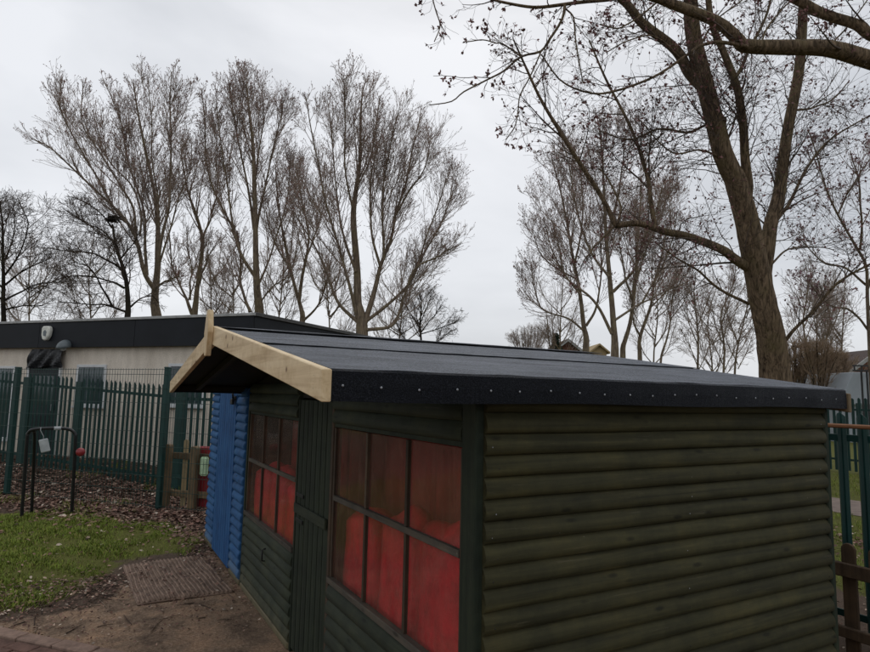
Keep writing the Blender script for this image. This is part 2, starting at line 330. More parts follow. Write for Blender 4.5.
def tubes(P, Rr, sides=3, cap=False):
    """P (N,K,3) polylines, Rr (N,K) radii -> V, F (quads)"""
    N, K, _ = P.shape
    T = np.empty_like(P); T[:, 1:-1] = P[:, 2:] - P[:, :-2]; T[:, 0] = P[:, 1] - P[:, 0]; T[:, -1] = P[:, -1] - P[:, -2]
    T /= np.linalg.norm(T, axis=2, keepdims=True) + 1e-9
    mean = P[:, -1] - P[:, 0]; mean /= np.linalg.norm(mean, axis=1, keepdims=True) + 1e-9
    ref = np.where(np.abs(mean[:, 2:3]) < 0.8, np.array([[0, 0, 1.0]]), np.array([[1.0, 0, 0]]))
    U = np.cross(T, ref[:, None, :]); U /= np.linalg.norm(U, axis=2, keepdims=True) + 1e-9
    W = np.cross(T, U)
    a = np.arange(sides) * 2 * np.pi / sides
    V = P[:, :, None, :] + Rr[:, :, None, None] * (np.cos(a)[None, None, :, None] * U[:, :, None, :] + np.sin(a)[None, None, :, None] * W[:, :, None, :])
    V = V.reshape(-1, 3)
    base = (np.arange(N) * K * sides)[:, None, None]; k = (np.arange(K - 1) * sides)[None, :, None]; s = np.arange(sides)[None, None, :]; s2 = (s + 1) % sides
    F = np.stack([base + k + s, base + k + s2, base + k + sides + s2, base + k + sides + s], axis=-1).reshape(-1, 4)
    return V, F
def join_vf(parts):
    Vs, Fs, o = [], [], 0
    for V, F in parts: Vs.append(V); Fs.append(F + o); o += len(V)
    return np.concatenate(Vs), np.concatenate(Fs)
def smooth_poly(pts, K):
    """Catmull-Rom resample of (n,d) points"""
    p = np.array(pts, float)
    if len(p) == 2: return p[0] + (p[1] - p[0]) * np.linspace(0, 1, K)[:, None]
    q = np.vstack([2 * p[0] - p[1], p, 2 * p[-1] - p[-2]]); t = np.linspace(0, len(p) - 1 - 1e-6, K); i = t.astype(int); u = (t - i)[:, None]
    a, b, c, d = q[i], q[i + 1], q[i + 2], q[i + 3]
    return 0.5 * (2 * b + (c - a) * u + (2 * a - 5 * b + 4 * c - d) * u ** 2 + (3 * b - a - 3 * c + d) * u ** 3)
def tube_obj(name, pts, r, mat, parent=None, sides=8, K=None, smooth=True):
    pts = np.array(pts, float); P = smooth_poly(pts, K) if K else pts
    rr = np.full(len(P), r) if np.isscalar(r) else np.interp(np.linspace(0, 1, len(P)), np.linspace(0, 1, len(r)), r)
    V, F = tubes(P[None], rr[None], sides); me = bpy.data.meshes.new(name)
    caps = [list(range(sides))[::-1], list(range(len(V) - sides, len(V)))]
    me.from_pydata(V.tolist(), [], F.tolist() + caps); me.update()
    if smooth: me.polygons.foreach_set('use_smooth', [True] * len(me.polygons))
    return link(name, me, mat, parent)

# ================================================================== THE SETTING: ground, path, paving
FP1 = np.array([0.93, 9.39]); FP0 = np.array([-1.01, 11.54])          # mesh fence posts
fdir = (FP0 - FP1) / np.linalg.norm(FP0 - FP1); fnor = np.array([-fdir[1], fdir[0]]); fnor *= np.sign(fnor[0])
def sst(a, b, x): t = np.clip((x - a) / (b - a), 0, 1); return t * t * (3 - 2 * t)
def gz(x, y):
    x = np.asarray(x, float); y = np.asarray(y, float)
    d = (x - FP1[0]) * fnor[0] + (y - FP1[1]) * fnor[1]; u = (x - FP1[0]) * fdir[0] + (y - FP1[1]) * fdir[1]
    z = 0.30 * sst(0.3, 2.0, d) * sst(0.2, 3.2, u) * (1 - sst(8, 14, u))
    near = sst(14, 9, np.hypot(x, y - 7)); sh = np.maximum(0, 1 - sst(0, 0.5, np.maximum(1.1 - x, 0) + np.maximum(1.7 - y, 0)))
    z = z + near * (1 - sh) * (0.012 * np.sin(3.1 * x + 1.7 * y) * np.sin(2.3 * y - 1.1 * x) - 0.012)
    return z
def inpoly(poly, X, Y):
    poly = np.array(poly); c = np.zeros(X.shape, bool); j = len(poly) - 1
    for i in range(len(poly)):
        xi, yi = poly[i]; xj, yj = poly[j]
        cond = ((yi > Y) != (yj > Y)) & (X < (xj - xi) * (Y - yi) / (yj - yi + 1e-12) + xi); c ^= cond; j = i
    return c
def sdist(poly, X, Y):
    poly = np.array(poly, float); d = np.full(X.shape, 1e9)
    for i in range(len(poly)):
        a, b = poly[i], poly[(i + 1) % len(poly)]; ab = b - a
        t = np.clip(((X - a[0]) * ab[0] + (Y - a[1]) * ab[1]) / (ab @ ab), 0, 1)
        d = np.minimum(d, np.hypot(X - a[0] - t * ab[0], Y - a[1] - t * ab[1]))
    return np.where(inpoly(poly, X, Y), d, -d)
GRASS = [(-9, 13.5), (-2.2, 10.9), (-0.92, 10.02), (0.0, 9.63), (0.45, 9.15), (0.79, 8.72), (1.12, 8.1), (1.22, 7.2), (0.95, 6.95), (0.37, 6.83), (0.26, 6.4), (-0.02, 5.88), (-0.45, 5.62), (-1.6, 5.2), (-6, 5.0), (-9, 6)]
DIRT = [(1.3, 6.9), (1.1, 6.7), (0.35, 6.0), (0.2, 5.55), (-0.35, 5.42), (-1.2, 5.6), (-6, 5), (-6, -3), (1.3, -3)]
def zones(X, Y):
    g = sst(-0.35, 0.35, sdist(GRASS, X, Y)); d = sst(-0.3, 0.3, sdist(DIRT, X, Y))
    far = sst(0, 1.2, X - 5.3) + sst(0, 6, np.hypot(X, Y) - 22)                                     # lawn beyond the shed and far ground
    g = np.maximum(g, np.clip(far, 0, 1) * (1 - sst(0.0, 1.0, 6.2 - X) * (Y < 9))); return g, d
def spaced(lo, hi, step, ext):
    c = np.arange(lo, hi + step / 2, step); e = 0.25 * 1.45 ** np.arange(0, 22); e = np.cumsum(e); e = e[e < ext]
    return np.concatenate([(lo - e)[::-1], c, hi + e])
gx = spaced(-4, 6, 0.09, 320); gy = spaced(1, 15, 0.09, 320)
X, Y = np.meshgrid(gx, gy); V = np.stack([X, Y, gz(X, Y)], -1).reshape(-1, 3)
nx = len(gx); ii = (np.arange(len(gy) - 1)[:, None] * nx + np.arange(nx - 1)[None, :]).ravel()
me = np_mesh('ground', V, np.stack([ii, ii + 1, ii + nx + 1, ii + nx], 1))
g_, d_ = zones(X.ravel(), Y.ravel()); at_ = me.color_attributes.new('zone', 'FLOAT_COLOR', 'POINT')
at_.data.foreach_set('color', np.stack([g_, 0 * g_, d_, np.ones_like(g_)], 1).astype(np.float32).ravel())
tag(link('ground', me, M['ground']), kind='structure')
pv = []
for k, yy in enumerate(np.linspace(-12, 40, 40)): pv += [(10.1 + 0.12 * math.sin(k * 0.9), yy, 0.006), (11.6 + 0.12 * math.sin(k * 0.7 + 1), yy, 0.006)]
tag(link('path', pydata('path', pv, [(2 * i, 2 * i + 1, 2 * i + 3, 2 * i + 2) for i in range(39)]), M['path']), kind='structure')

# paving corner with its edging blocks
e0 = np.array([-0.41, 5.20]); e1 = np.array([0.17, 4.55]); ed = (e1 - e0) / np.linalg.norm(e1 - e0); en = np.array([ed[1], -ed[0]]); en *= -np.sign(en @ np.array([1, 1]))
paving = empty('paving', (0, 0, 0)); tag(paving, kind='structure')
ang = math.atan2(ed[1], ed[0])
pb = pydata('mortar_bed', [(*(e0 + ed * a + en * b), 0.010) for a, b in ((-1.3, 0.0), (1.5, 0.0), (1.5, 1.0), (-1.3, 1.0))], [(0, 1, 2, 3)])
link('mortar_bed', pb, M['plinth'], paving)
eb = box_me('edging_block', -0.148, 0.148, -0.052, 0.052, -0.06, 0.035, 0.006)
for i in range(-4, 6):
    c = e0 + ed * (i * 0.305 + 0.12) + en * 0.055
    link('edging_block', eb, M['edging'], paving, (*c, random.uniform(-0.004, 0.004)), (random.uniform(-.01, .01), random.uniform(-.01, .01), ang + random.uniform(-.01, .01)))
pm = box_me('paver', -0.098, 0.098, -0.047, 0.047, -0.05, 0.024, 0.005)
for r_ in range(6):
    for i in range(-5, 7):
        c = e0 + ed * (i * 0.205 + (r_ % 2) * 0.1) + en * (0.165 + r_ * 0.102)
        link('paver', pm, M['paver'], paving, (*c, random.uniform(-0.004, 0.003)), (random.uniform(-.02, .02), random.uniform(-.02, .02), ang))

# ================================================================== THE GREEN SHED
WX, WY = 1.24, 1.87          # outer planes of the front wall and of the side wall
WX1, WY1 = 3.43, 5.52        # far ends
shed = tag(empty('shed', (WX, WY, 0)), 'dark green log clad shed with felt roof, new pine bargeboards and red filled windows', 'shed')
def P(o):                     # parent keeping coordinates as written in world space
    o.parent = shed; o.matrix_parent_inverse = Matrix.Translation((-WX, -WY, 0)); return o
STEP = 0.0775; Z0 = 0.0425
def log_profile(h=STEP, d=0.027):
    return [(0.0, 0.0), (0.45 * d, -0.001), (0.80 * d, 0.06 * h), (d, 0.24 * h), (0.99 * d, 0.42 * h), (0.84 * d, 0.62 * h), (0.56 * d, 0.81 * h), (0.26 * d, 0.94 * h), (0.12 * d, 1.0 * h), (0.0, h)]
def log_me(length, h=STEP, d=0.027, seed=0, base=-0.018):
    """board along +X, bulging to -Y, from z 0 to h; slightly uneven"""
    pr = log_profile(h, d); n = 9; v, f = [], []; r = random.Random(seed); q = len(pr)
    for i in range(n):
        x = length * i / (n - 1); dz = r.uniform(-0.0011, 0.0011) if 0 < i < n - 1 else 0; dy = r.uniform(-0.0012, 0.0012)
        for (a, b) in pr: v.append((x, -a + (dy if a > 0 else -base), b + dz))
    for i in range(n - 1):
        for j in range(q - 1): f.append((i * q + j, i * q + j + 1, (i + 1) * q + j + 1, (i + 1) * q + j)[::-1])
        f.append((i * q + q - 1, i * q, (i + 1) * q, (i + 1) * q + q - 1)[::-1])
    f.append(list(range(q))); f.append(list(range((n - 1) * q, n * q))[::-1])
    me = pydata('log_board', v, f)
    bm = bmesh.new(); bm.from_mesh(me); bmesh.ops.recalc_face_normals(bm, faces=bm.faces); bm.to_mesh(me); bm.free()
    for p_ in me.polygons: p_.use_smooth = len(p_.vertices) == 4
    return me
logs = [log_me(1.0, seed=s) for s in range(5)]
cnt = 0
def put_log(x, y, z, length, along, mat, parent, hscale=1.0, mats=None):
    global cnt
    me = logs[cnt % 5]; key = me.name + mat.name
    if key not in MATS: c = me.copy(); c.materials.clear(); c.materials.append(mat); MATS[key] = c
    o = bpy.data.objects.new('log_board', MATS[key]); COL.objects.link(o); cnt += 1
    o.location = (x, y, z); o.scale = (length, 1, hscale)
    o.rotation_euler = (random.uniform(-.006, .006), 0, 0) if along == 'x' else (0, 0, R(-90))
    parent(o); return o
# side wall: full-length boards
nrow = 21
for k in range(nrow): put_log(WX + 0.012, WY, Z0 + k * STEP, WX1 - WX - 0.03, 'x', M['log_x'], P)
P(box('bearer', WX + 0.002, WX1 - 0.02, WY - 0.004, WY + 0.03, 0.0, Z0 - 0.001, M['bearer']))
P(box('corner_post', WX1 - 0.022, WX1 + 0.016, WY - 0.022, WY + 0.04, 0.0, 1.62, M['post_z'], bev=0.006))
# near corner post, door posts, far corner post on the front
def front_box(name, y0, y1, z0, z1, proud, mat, depth=0.04, bev=0.003): return P(box(name, WX - proud, WX + depth, y0, y1, z0, z1, mat, bev=bev))
front_box('corner_post', WY - 0.003, 1.958, 0.0, 1.635, 0.024, M['post_z'])
front_box('door_post', 3.362, 3.396, 0.0, 1.60, 0.014, M['trim_z'])
front_box('door_post', 4.026, 4.046, 0.0, 1.60, 0.014, M['post_z'])
front_box('corner_post', 5.478, WY1, 0.0, 1.63, 0.018, M['post_z'])
P(box('bearer', WX - 0.012, WX + 0.03, 1.962, 3.358, 0.0, 0.044, M['bearer']))
P(box('bearer', WX - 0.026, WX + 0.03, 4.05, 5.476, 0.0, 0.052, M['bearer'], bev=0.012))
for (ya, yb) in ((1.962, 3.36), (4.05, 5.476)):
    for k in range(7): put_log(WX, yb, Z0 + 0.004 + k * 0.0785, yb - ya, 'y', M['log_y'], P, 0.0785 / STEP)
    for k in range(3): put_log(WX, yb, 1.478 + k * STEP, yb - ya, 'y', M['log_y'], P)
# log rotated -90 about Z: local +X -> -Y, local -Y (bulge) -> -X : board starts at yb and runs to ya
def window(ya, yb, tag_=None):
    z0, z1 = 0.606, 1.476; t = 0.024
    win = P(front_box('window', ya, yb, z0, z0 + 0.032, 0.026, M['trim_y'], 0.01)); 
    def fr(nm, a, b, c, d, pr, m): return front_sub(nm, a, b, c, d, pr, m, win)
    fr('frame_bar', ya, yb, z1 - 0.020, z1 + 0.002, 0.008, M['post_z'])
    fr('frame_bar', ya, ya + t, z0 + 0.0325, z1 - 0.0245, 0.008, M['trim_z']); fr('frame_bar', yb - t, yb, z0 + 0.0325, z1 - 0.0245, 0.008, M['trim_z'])
    zt = 1.066; wv = (yb - ya - 2 * t) / 3
    fr('transom', ya + t + 0.001, yb - t - 0.001, zt - 0.014, zt + 0.014, 0.012, M['trim_y'])
    ys = [ya + t + wv * i for i in range(4)]
    for i in (1, 2):
        fr('mullion', ys[i] - 0.011, ys[i] + 0.011, z0 + 0.0325, zt - 0.0145, 0.009, M['trim_z'])
        fr('mullion', ys[i] - 0.011, ys[i] + 0.011, zt + 0.0145, z1 - 0.0245, 0.009, M['trim_z'])
    for i in range(3):
        a, b = ys[i] + (0.0115 if i else 0.001), ys[i + 1] - (0.0115 if i < 2 else 0.001)
        for (c, d) in ((z0 + 0.033, zt - 0.015), (zt + 0.015, z1 - 0.025)):
            o = link('pane', box_me('pane', WX + 0.004, WX + 0.007, a, b, c, d), M['glass'], win); o.matrix_parent_inverse = Matrix.Identity(4)
            o.rotation_euler = (0, 0, 0)
    return win
def front_sub(nm, y0, y1, z0, z1, proud, m, par):
    o = box(nm, WX - proud, WX + 0.01, y0, y1, z0, z1, m, par, 0.002); return o
win1 = window(1.966, 3.360); win2 = window(4.050, 5.474)
# the door: vertical boards, a ledge across, hinges and bolt
door = P(box('door', WX + 0.010, WX + 0.03, 3.398, 4.024, 0.03, 1.60, M['post_z']))
nb = 7; bw = (4.022 - 3.40) / nb
for i in range(nb):
    a = 3.40 + i * bw; pr = [(0.006, a + 0.003), (-0.010, a + 0.006), (-0.012, a + bw * 0.5), (-0.010, a + bw - 0.006), (0.006, a + bw - 0.003)]
    link('plank', prism_me('plank', [(WX + x, y) for x, y in pr], 0.035 + random.uniform(-.006, .006), 1.598, 2), M['post_z'], door)
box('ledge', WX - 0.030, WX - 0.0125, 3.41, 4.015, 0.875, 0.935, M['log_y'], door)
for z in (0.99, 0.83): box('hinge', WX - 0.0195, WX - 0.0122, 3.86, 4.0, z - 0.012, z + 0.012, M['iron'], door, 0.002)
hd = P(tube_obj('pull_handle', [(WX - 0.015, 4.70, 0.40), (WX - 0.045, 4.70, 0.405), (WX - 0.045, 4.70, 0.485), (WX - 0.015, 4.70, 0.49)], 0.006, M['iron'], None, 6))
# inner lining and the walls not seen, so the shed is closed (two openings in the unseen back wall are added to let light in)
P(box('wall_lining', WX + 0.03, WX1 - 0.03, WY + 0.022, WY + 0.034, 0.03, 1.6, M['lining']))
P(box('wall', WX + 0.02, WX1, WY1 - 0.03, WY1 - 0.01, 0.0, 1.62, M['soffit']))
for (a, b, c, d) in ((WY + 0.045, WY1 - 0.035, 0.0, 0.55), (WY + 0.045, WY1 - 0.035, 1.5, 1.62), (WY + 0.045, 2.1, 0.551, 1.499), (3.55, 3.95, 0.551, 1.499), (5.3, WY1 - 0.035, 0.551, 1.499)):
    P(box('back_wall', WX1 - 0.028, WX1 - 0.002, a, b, c, d, M['lining']))
P(box('shed_floor', WX + 0.045, WX1 - 0.04, WY + 0.05, WY1 - 0.05, 0.02, 0.045, M['lining']))

# roof: two boarded slopes, felt sheets, bargeboards, finial, clout nails
EY0, EY1 = 1.765, 5.755; RY = 0.5 * (EY0 + EY1); EZ, RZ = 1.722, 2.012; RX0, RX1 = 0.628, 3.462
sl = (RZ - EZ) / (RY - EY0)
for (ya, yb) in ((EY0 + 0.012, RY), (EY1 - 0.012, RY)):
    za = EZ - 0.012
    P(link('roof_boarding', prism_me('roof_boarding', [(ya, za - 0.02), (ya, za), (yb, RZ - 0.012), (yb, RZ - 0.034)], RX0 + 0.004, RX1 - 0.004, 0), M['soffit']))
# wall plate and eaves battens under the felt drape
for yv in (EY0 + 0.012, EY1 - 0.042): P(box('eaves_batten', RX0 + 0.006, RX1 - 0.006, yv, yv + 0.03, 1.640, 1.689, M['soffit']))
for k in range(4):
    xa = 0.80 + k * 0.82
    P(link('rafter', prism_me('rafter', [(EY0 + 0.05, EZ - 0.075), (EY0 + 0.05, EZ - 0.036), (RY, RZ - 0.050), (EY1 - 0.05, EZ - 0.036), (EY1 - 0.05, EZ - 0.075), (RY, RZ - 0.092)], xa, xa + 0.035, 0), M['soffit']))
P(link('gable_panel', prism_me('gable_panel', [(WY + 0.01, 1.612), (WY + 0.01, 1.70), (RY, 1.955), (WY1 - 0.01, 1.70), (WY1 - 0.01, 1.612)], WX + 0.012, WX + 0.028, 0), M['soffit']))
def felt_sheet(d0, d1, lift, side):
    """d: distance down the slope from ridge 0 to eave 1, with the drape over the eave when d1 > 1"""
    nxs, nys = 60, 10; v, f = [], []; th = []
    L = RY - EY0
    prof = [d0 + (min(d1, 1.0) - d0) * j / nys for j in range(nys + 1)]
    pts = [(L * d, RZ - sl * L * d + lift) for d in prof]
    if d1 > 1.0:
        b = 0.012
        pts = [q for q in pts if q[0] < L - b]; 
        pts += [(L - 0.006, EZ + sl * 0.006), (L + 0.003, EZ - 0.006), (L + 0.006, EZ - 0.05), (L + 0.005, EZ - 0.098)]
    rr = random.Random(int(d0 * 100) + (1 if side > 0 else 0)); ph = rr.uniform(0, 6)
    n = len(pts)
    for i in range(nxs + 1):
        x = RX0 + (RX1 - RX0) * i / nxs
        for j, (a, z) in enumerate(pts):
            wob = 0.0022 * math.sin(x * 7 + a * 9 + ph) * math.sin(x * 2.3 + ph * 2 + a * 3) + 0.001 * math.sin(x * 23 + a * 5)
            if j == n - 1 and d1 > 1: z += 0.003 * math.sin(x * 5 + ph) 
            v.append((x, RY + side * (a + (wob if d1 > 1 and j >= n - 3 else 0)), z + (abs(wob) if j < n - 3 or d1 <= 1 else 0)))
    for i in range(nxs):
        for j in range(n - 1): f.append((i * n + j, (i + 1) * n + j, (i + 1) * n + j + 1, i * n + j + 1))
    me = pydata('felt_sheet', v, f, True); me.polygons.foreach_set('use_smooth', [False] * len(me.polygons)); o = P(link('felt_sheet', me, M['felt']))
    so = o.modifiers.new('thickness', 'SOLIDIFY'); so.thickness = 0.004; so.offset = 1.0
    return o
for side in (-1, 1):
    felt_sheet(0.52, 1.5, 0.0, side); felt_sheet(0.06, 0.56, 0.007, side)
capv, capf = [], []
for i in range(41):
    x = RX0 + (RX1 - RX0) * i / 40
    for a in (-0.24, -0.12, -0.03, 0.03, 0.12, 0.24): capv.append((x, RY + a, RZ - sl * abs(a) + 0.016 - 0.004 * (abs(a) < 0.05) + 0.0015 * math.sin(x * 9 + a * 20)))
for i in range(40):
    for j in range(5): capf.append((i * 6 + j, (i + 1) * 6 + j, (i + 1) * 6 + j + 1, i * 6 + j + 1))
rc = P(link('ridge_felt', pydata('ridge_felt', capv, capf, True), M['felt'])); so = rc.modifiers.new('thickness', 'SOLIDIFY'); so.thickness = 0.004; so.offset = 1.0
nm_bm = bmesh.new(); bmesh.ops.create_uvsphere(nm_bm, u_segments=8, v_segments=5, radius=0.0042)
for v_ in nm_bm.verts: v_.co.y *= 0.45
nail_me = bpy.data.meshes.new('nail'); nm_bm.to_mesh(nail_me); nm_bm.free(); nail_me.materials.append(M['nail']); screw_me = nail_me.copy(); screw_me.materials.clear(); screw_me.materials.append(M['iron'])
for i in range(21):
    P(link('nail', nail_me, None, None, (0.662 + i * 0.1345 + random.uniform(-.006, .006), EY0 - 0.0105, 1.668 + random.uniform(-.005, .005))))
for k in range(20):
    for xq in (WX + 0.05, 2.32, WX1 - 0.07):
        o = P(link('nail', nail_me if random.random() < 0.25 else screw_me, None, None, (xq + random.uniform(-.02, .02), WY - 0.0268, Z0 + (k + random.uniform(0.28, 0.4)) * STEP))); o.scale = (0.62, 0.62, 0.62)
for X0, X1_ in ((RX0 - 0.032, RX0 - 0.001), (RX1 + 0.001, RX1 + 0.03)):
    for (ya, yb, sg) in ((EY0 - 0.014, RY - 0.002, -1), (EY1 + 0.014, RY + 0.002, 1)):
        zt0, zt1 = (EZ - 0.002, RZ + 0.014) if X0 < 1 else (EZ - 0.022, RZ - 0.012)
        pr = [(ya, zt0), (yb, zt1), (yb, zt1 - 0.108), (ya, zt0 - 0.098)]
        bb = P(link('bargeboard', prism_me('bargeboard', pr, X0, X1_, 0, 0.003), M['pine_y'] if X0 < 1 else M['fence_wood']))
        if X0 < 1:
            for q in (0.04, 0.30, 0.62, 0.93):
                for dz in (0.03, 0.07):
                    if q in (0.30, 0.62) and dz == 0.03: continue
                    yy = ya + (yb - ya) * q; zz = zt0 + (zt1 - zt0) * q - dz
                    s_ = link('screw', screw_me, None, bb, (X0 + 0.001, yy, zz), (0, 0, R(90))); s_.scale = (0.7, 0.7, 0.7)
FX0, FX1 = RX0 - 0.064, RX0 - 0.0325
fp = [(RY - 0.022, 2.118), (RY + 0.022, 2.118), (RY + 0.068, 1.985), (RY + 0.024, 1.848), (RY - 0.024, 1.848), (RY - 0.068, 1.985)]
P(link('finial', prism_me('finial', fp, FX0, FX1, 0, 0.003), M['pine_z']))

# soft red things stored inside behind the panes
def cushion(name, c, size, rot, label, bulge=0.25, seed=0):
    bm = bmesh.new(); bmesh.ops.create_cube(bm, size=1.0); bmesh.ops.subdivide_edges(bm, edges=bm.edges[:], cuts=7, use_grid_fill=True)
    r = random.Random(seed); ph = [r.uniform(0, 6) for _ in range(4)]
    for v_ in bm.verts:
        p = v_.co * 2; q = Vector((p.x, p.y, p.z)); m = max(abs(q.x), abs(q.y), abs(q.z)); l = q.length
        s = m / l if l else 1; t = 0.45; q = q * (1 - t + t * s * 1.15)
        q *= 1 + 0.045 * math.sin(q.y * 4 + ph[0] + q.z * 2) + 0.035 * math.sin(q.z * 6 + ph[1] - q.y * 3)
        v_.co = Vector((q.x * size[0] / 2, q.y * size[1] / 2, q.z * size[2] / 2))
    me = bpy.data.meshes.new(name); bm.to_mesh(me); bm.free(); me.polygons.foreach_set('use_smooth', [True] * len(me.polygons))
    o = link(name, me, M['red_cloth'], None, c, rot); tag(o, label, 'cushion', 'red soft play cushions inside the shed'); return o
cushion('cushion', (1.375, 2.18, 0.60), (0.20, 0.50, 1.06), (0.0, 0.0, 0.05), 'red cushion behind the right lower pane nearest the corner', seed=1)
cushion('cushion', (1.385, 2.66, 0.585), (0.20, 0.46, 1.0), (0.04, 0.0, -0.06), 'red cushion behind the middle lower pane of the near window', seed=2)
cushion('cushion', (1.40, 3.13, 0.55), (0.20, 0.44, 0.93), (-0.03, 0.0, 0.04), 'red cushion behind the left lower pane of the near window', seed=3)
for i, (yy, zz) in enumerate(((4.30, 0.52), (4.76, 0.55), (5.22, 0.54))):
    cushion('cushion', (1.39, yy, zz), (0.20, 0.46, zz * 2 - 0.10), (0, 0, 0.03 * i), ('red cushion behind the right lower pane of the far window', 'red cushion behind the middle lower pane of the far window', 'red cushion behind the far window pane next to blue wall')[i], seed=5 + i)
def curtain(ya, yb, z0, z1, x, label, seed):
    v, f = [], []; n = 60
    for i in range(n + 1):
        y = ya + (yb - ya) * i / n
        for z in (z0, 0.6 * z0 + 0.4 * z1, 0.3 * z0 + 0.7 * z1, z1): v.append((x + 0.028 * math.sin(y * 26 + seed + 2 * math.sin(y * 5)) * (1.25 - 0.4 * (z - z0)), y, z))
    for i in range(n):
        for j in range(3): f.append((i * 4 + j, (i + 1) * 4 + j, (i + 1) * 4 + j + 1, i * 4 + j + 1))
    o = link('curtain', pydata('curtain', v, f, True), M['maroon_cloth']); so_ = o.modifiers.new('thickness', 'SOLIDIFY'); so_.thickness = 0.004
    tag(o, label, 'curtain')
curtain(1.96, 3.98, 0.06, 1.56, 1.60, 'maroon curtain hanging inside behind the near window', 0.3)
curtain(4.06, 5.46, 0.06, 1.56, 1.60, 'maroon curtain hanging inside behind the far window', 2.1)

# ================================================================== THE BLUE SHED beyond
BY0, BY1 = 5.532, 7.30
blue = tag(empty('blue_shed', (WX, BY0, 0)), 'bright blue log clad shed joined to the far end of the green shed', 'shed')
def PB(o): o.parent = blue; o.matrix_parent_inverse = Matrix.Translation((-WX, -BY0, 0)); return o
for k in range(21):
    put_log(WX - 0.008, 5.960, 0.05 + k * STEP, 5.960 - BY0 - 0.002, 'y', M['blue_y'], PB)
    put_log(WX - 0.008, BY1 - 0.02, 0.05 + k * STEP, BY1 - 0.02 - 6.83, 'y', M['blue_y'], PB)
PB(box('bearer', WX - 0.028, WX + 0.03, BY0, 5.96, 0.0, 0.05, M['bearer'], bev=0.01)); PB(box('bearer', WX - 0.028, WX + 0.03, 6.83, BY1, 0.0, 0.05, M['bearer'], bev=0.01))
bd = PB(box('door', WX - 0.012, WX + 0.02, 5.966, 6.822, 0.03, 1.69, M['blue_z']))
for i in range(8):
    a = 5.968 + i * 0.1065
    link('plank', prism_me('plank', [(WX + x, y) for x, y in ((-0.0125, a + 0.003), (-0.033, a + 0.006), (-0.033, a + 0.0995), (-0.0125, a + 0.1025))], 0.035, 1.685, 2), M['blue_z'], bd)
lt = box('latch', WX - 0.048, WX - 0.034, 5.975, 6.10, 1.565, 1.60, M['iron'], bd, 0.003); 
tube_obj('padlock_shackle', [(WX - 0.055, 6.0, 1.575), (WX - 0.062, 6.0, 1.62), (WX - 0.062, 6.05, 1.62), (WX - 0.055, 6.05, 1.575)], 0.006, M['iron'], bd, 6)
box('padlock', WX - 0.075, WX - 0.049, 5.985, 6.065, 1.52, 1.575, M['iron'], bd, 0.005)
PB(box('wall', WX + 0.0, 2.68, BY1 - 0.02, BY1, 0.0, 1.68, M['blue_z'])); PB(box('wall', 2.66, 2.68, BY0 + 0.01, BY1 - 0.025, 0.0, 1.68, M['blue_z'])); PB(box('wall', WX + 0.02, 2.655, BY0 + 0.002, BY0 + 0.02, 0.0, 1.68, M['blue_z']))
PB(link('roof', prism_me('roof', [(WX - 0.07, 1.70), (WX - 0.07, 1.735), (2.74, 1.685), (2.74, 1.65)], 5.78, BY1 + 0.05, 1), M['felt']))

# ================================================================== THE MAT
mt = tag(empty('door_mat', (0.75, 5.98, float(gz(0.75, 5.98)))), 'brown ribbed mat lying on the bare earth by the blue door', 'mat')
mc = [np.array(p) for p in ((0.38, 6.60), (1.06, 6.62), (1.15, 5.36), (0.43, 5.37))]
def mat_pt(u, v_):
    a = mc[0] * (1 - u) + mc[1] * u; b = mc[3] * (1 - u) + mc[2] * u; p = a * (1 - v_) + b * v_
    return p
def mat_z(p, u, v_): return float(gz(p[0], p[1])) + 0.012 + 0.010 * math.sin(u * 5 + v_ * 3) * math.sin(v_ * 6) + 0.018 * max(0, u - 0.86) / 0.14 * max(0, 1 - abs(v_ - .2) * 2)
v, f = [], []; nu, nv = 24, 30
for i in range(nu + 1):
    for j in range(nv + 1):
        p = mat_pt(i / nu, j / nv); v.append((p[0] - 0.75, p[1] - 5.98, mat_z(p, i / nu, j / nv) - float(gz(0.75, 5.98))))
for i in range(nu):
    for j in range(nv): a = i * (nv + 1) + j; f.append((a, a + 1, a + nv + 2, a + nv + 1))
bs = link('backing', pydata('backing', v, f, True), M['mat_brown'], mt); so = bs.modifiers.new('thickness', 'SOLIDIFY'); so.thickness = 0.01; so.offset = -1
for i in range(20):
    u = 0.02 + 0.96 * i / 19; pts = []
    for j in range(14):
        v__ = 0.01 + 0.98 * j / 13; p = mat_pt(u + 0.004 * math.sin(j * 1.3 + i), v__); pts.append((p[0] - 0.75, p[1] - 5.98, mat_z(p, u, v__) + 0.004 - float(gz(0.75, 5.98))))
    tube_obj('rib', pts, 0.0105, M['mat_brown'], mt, 6)

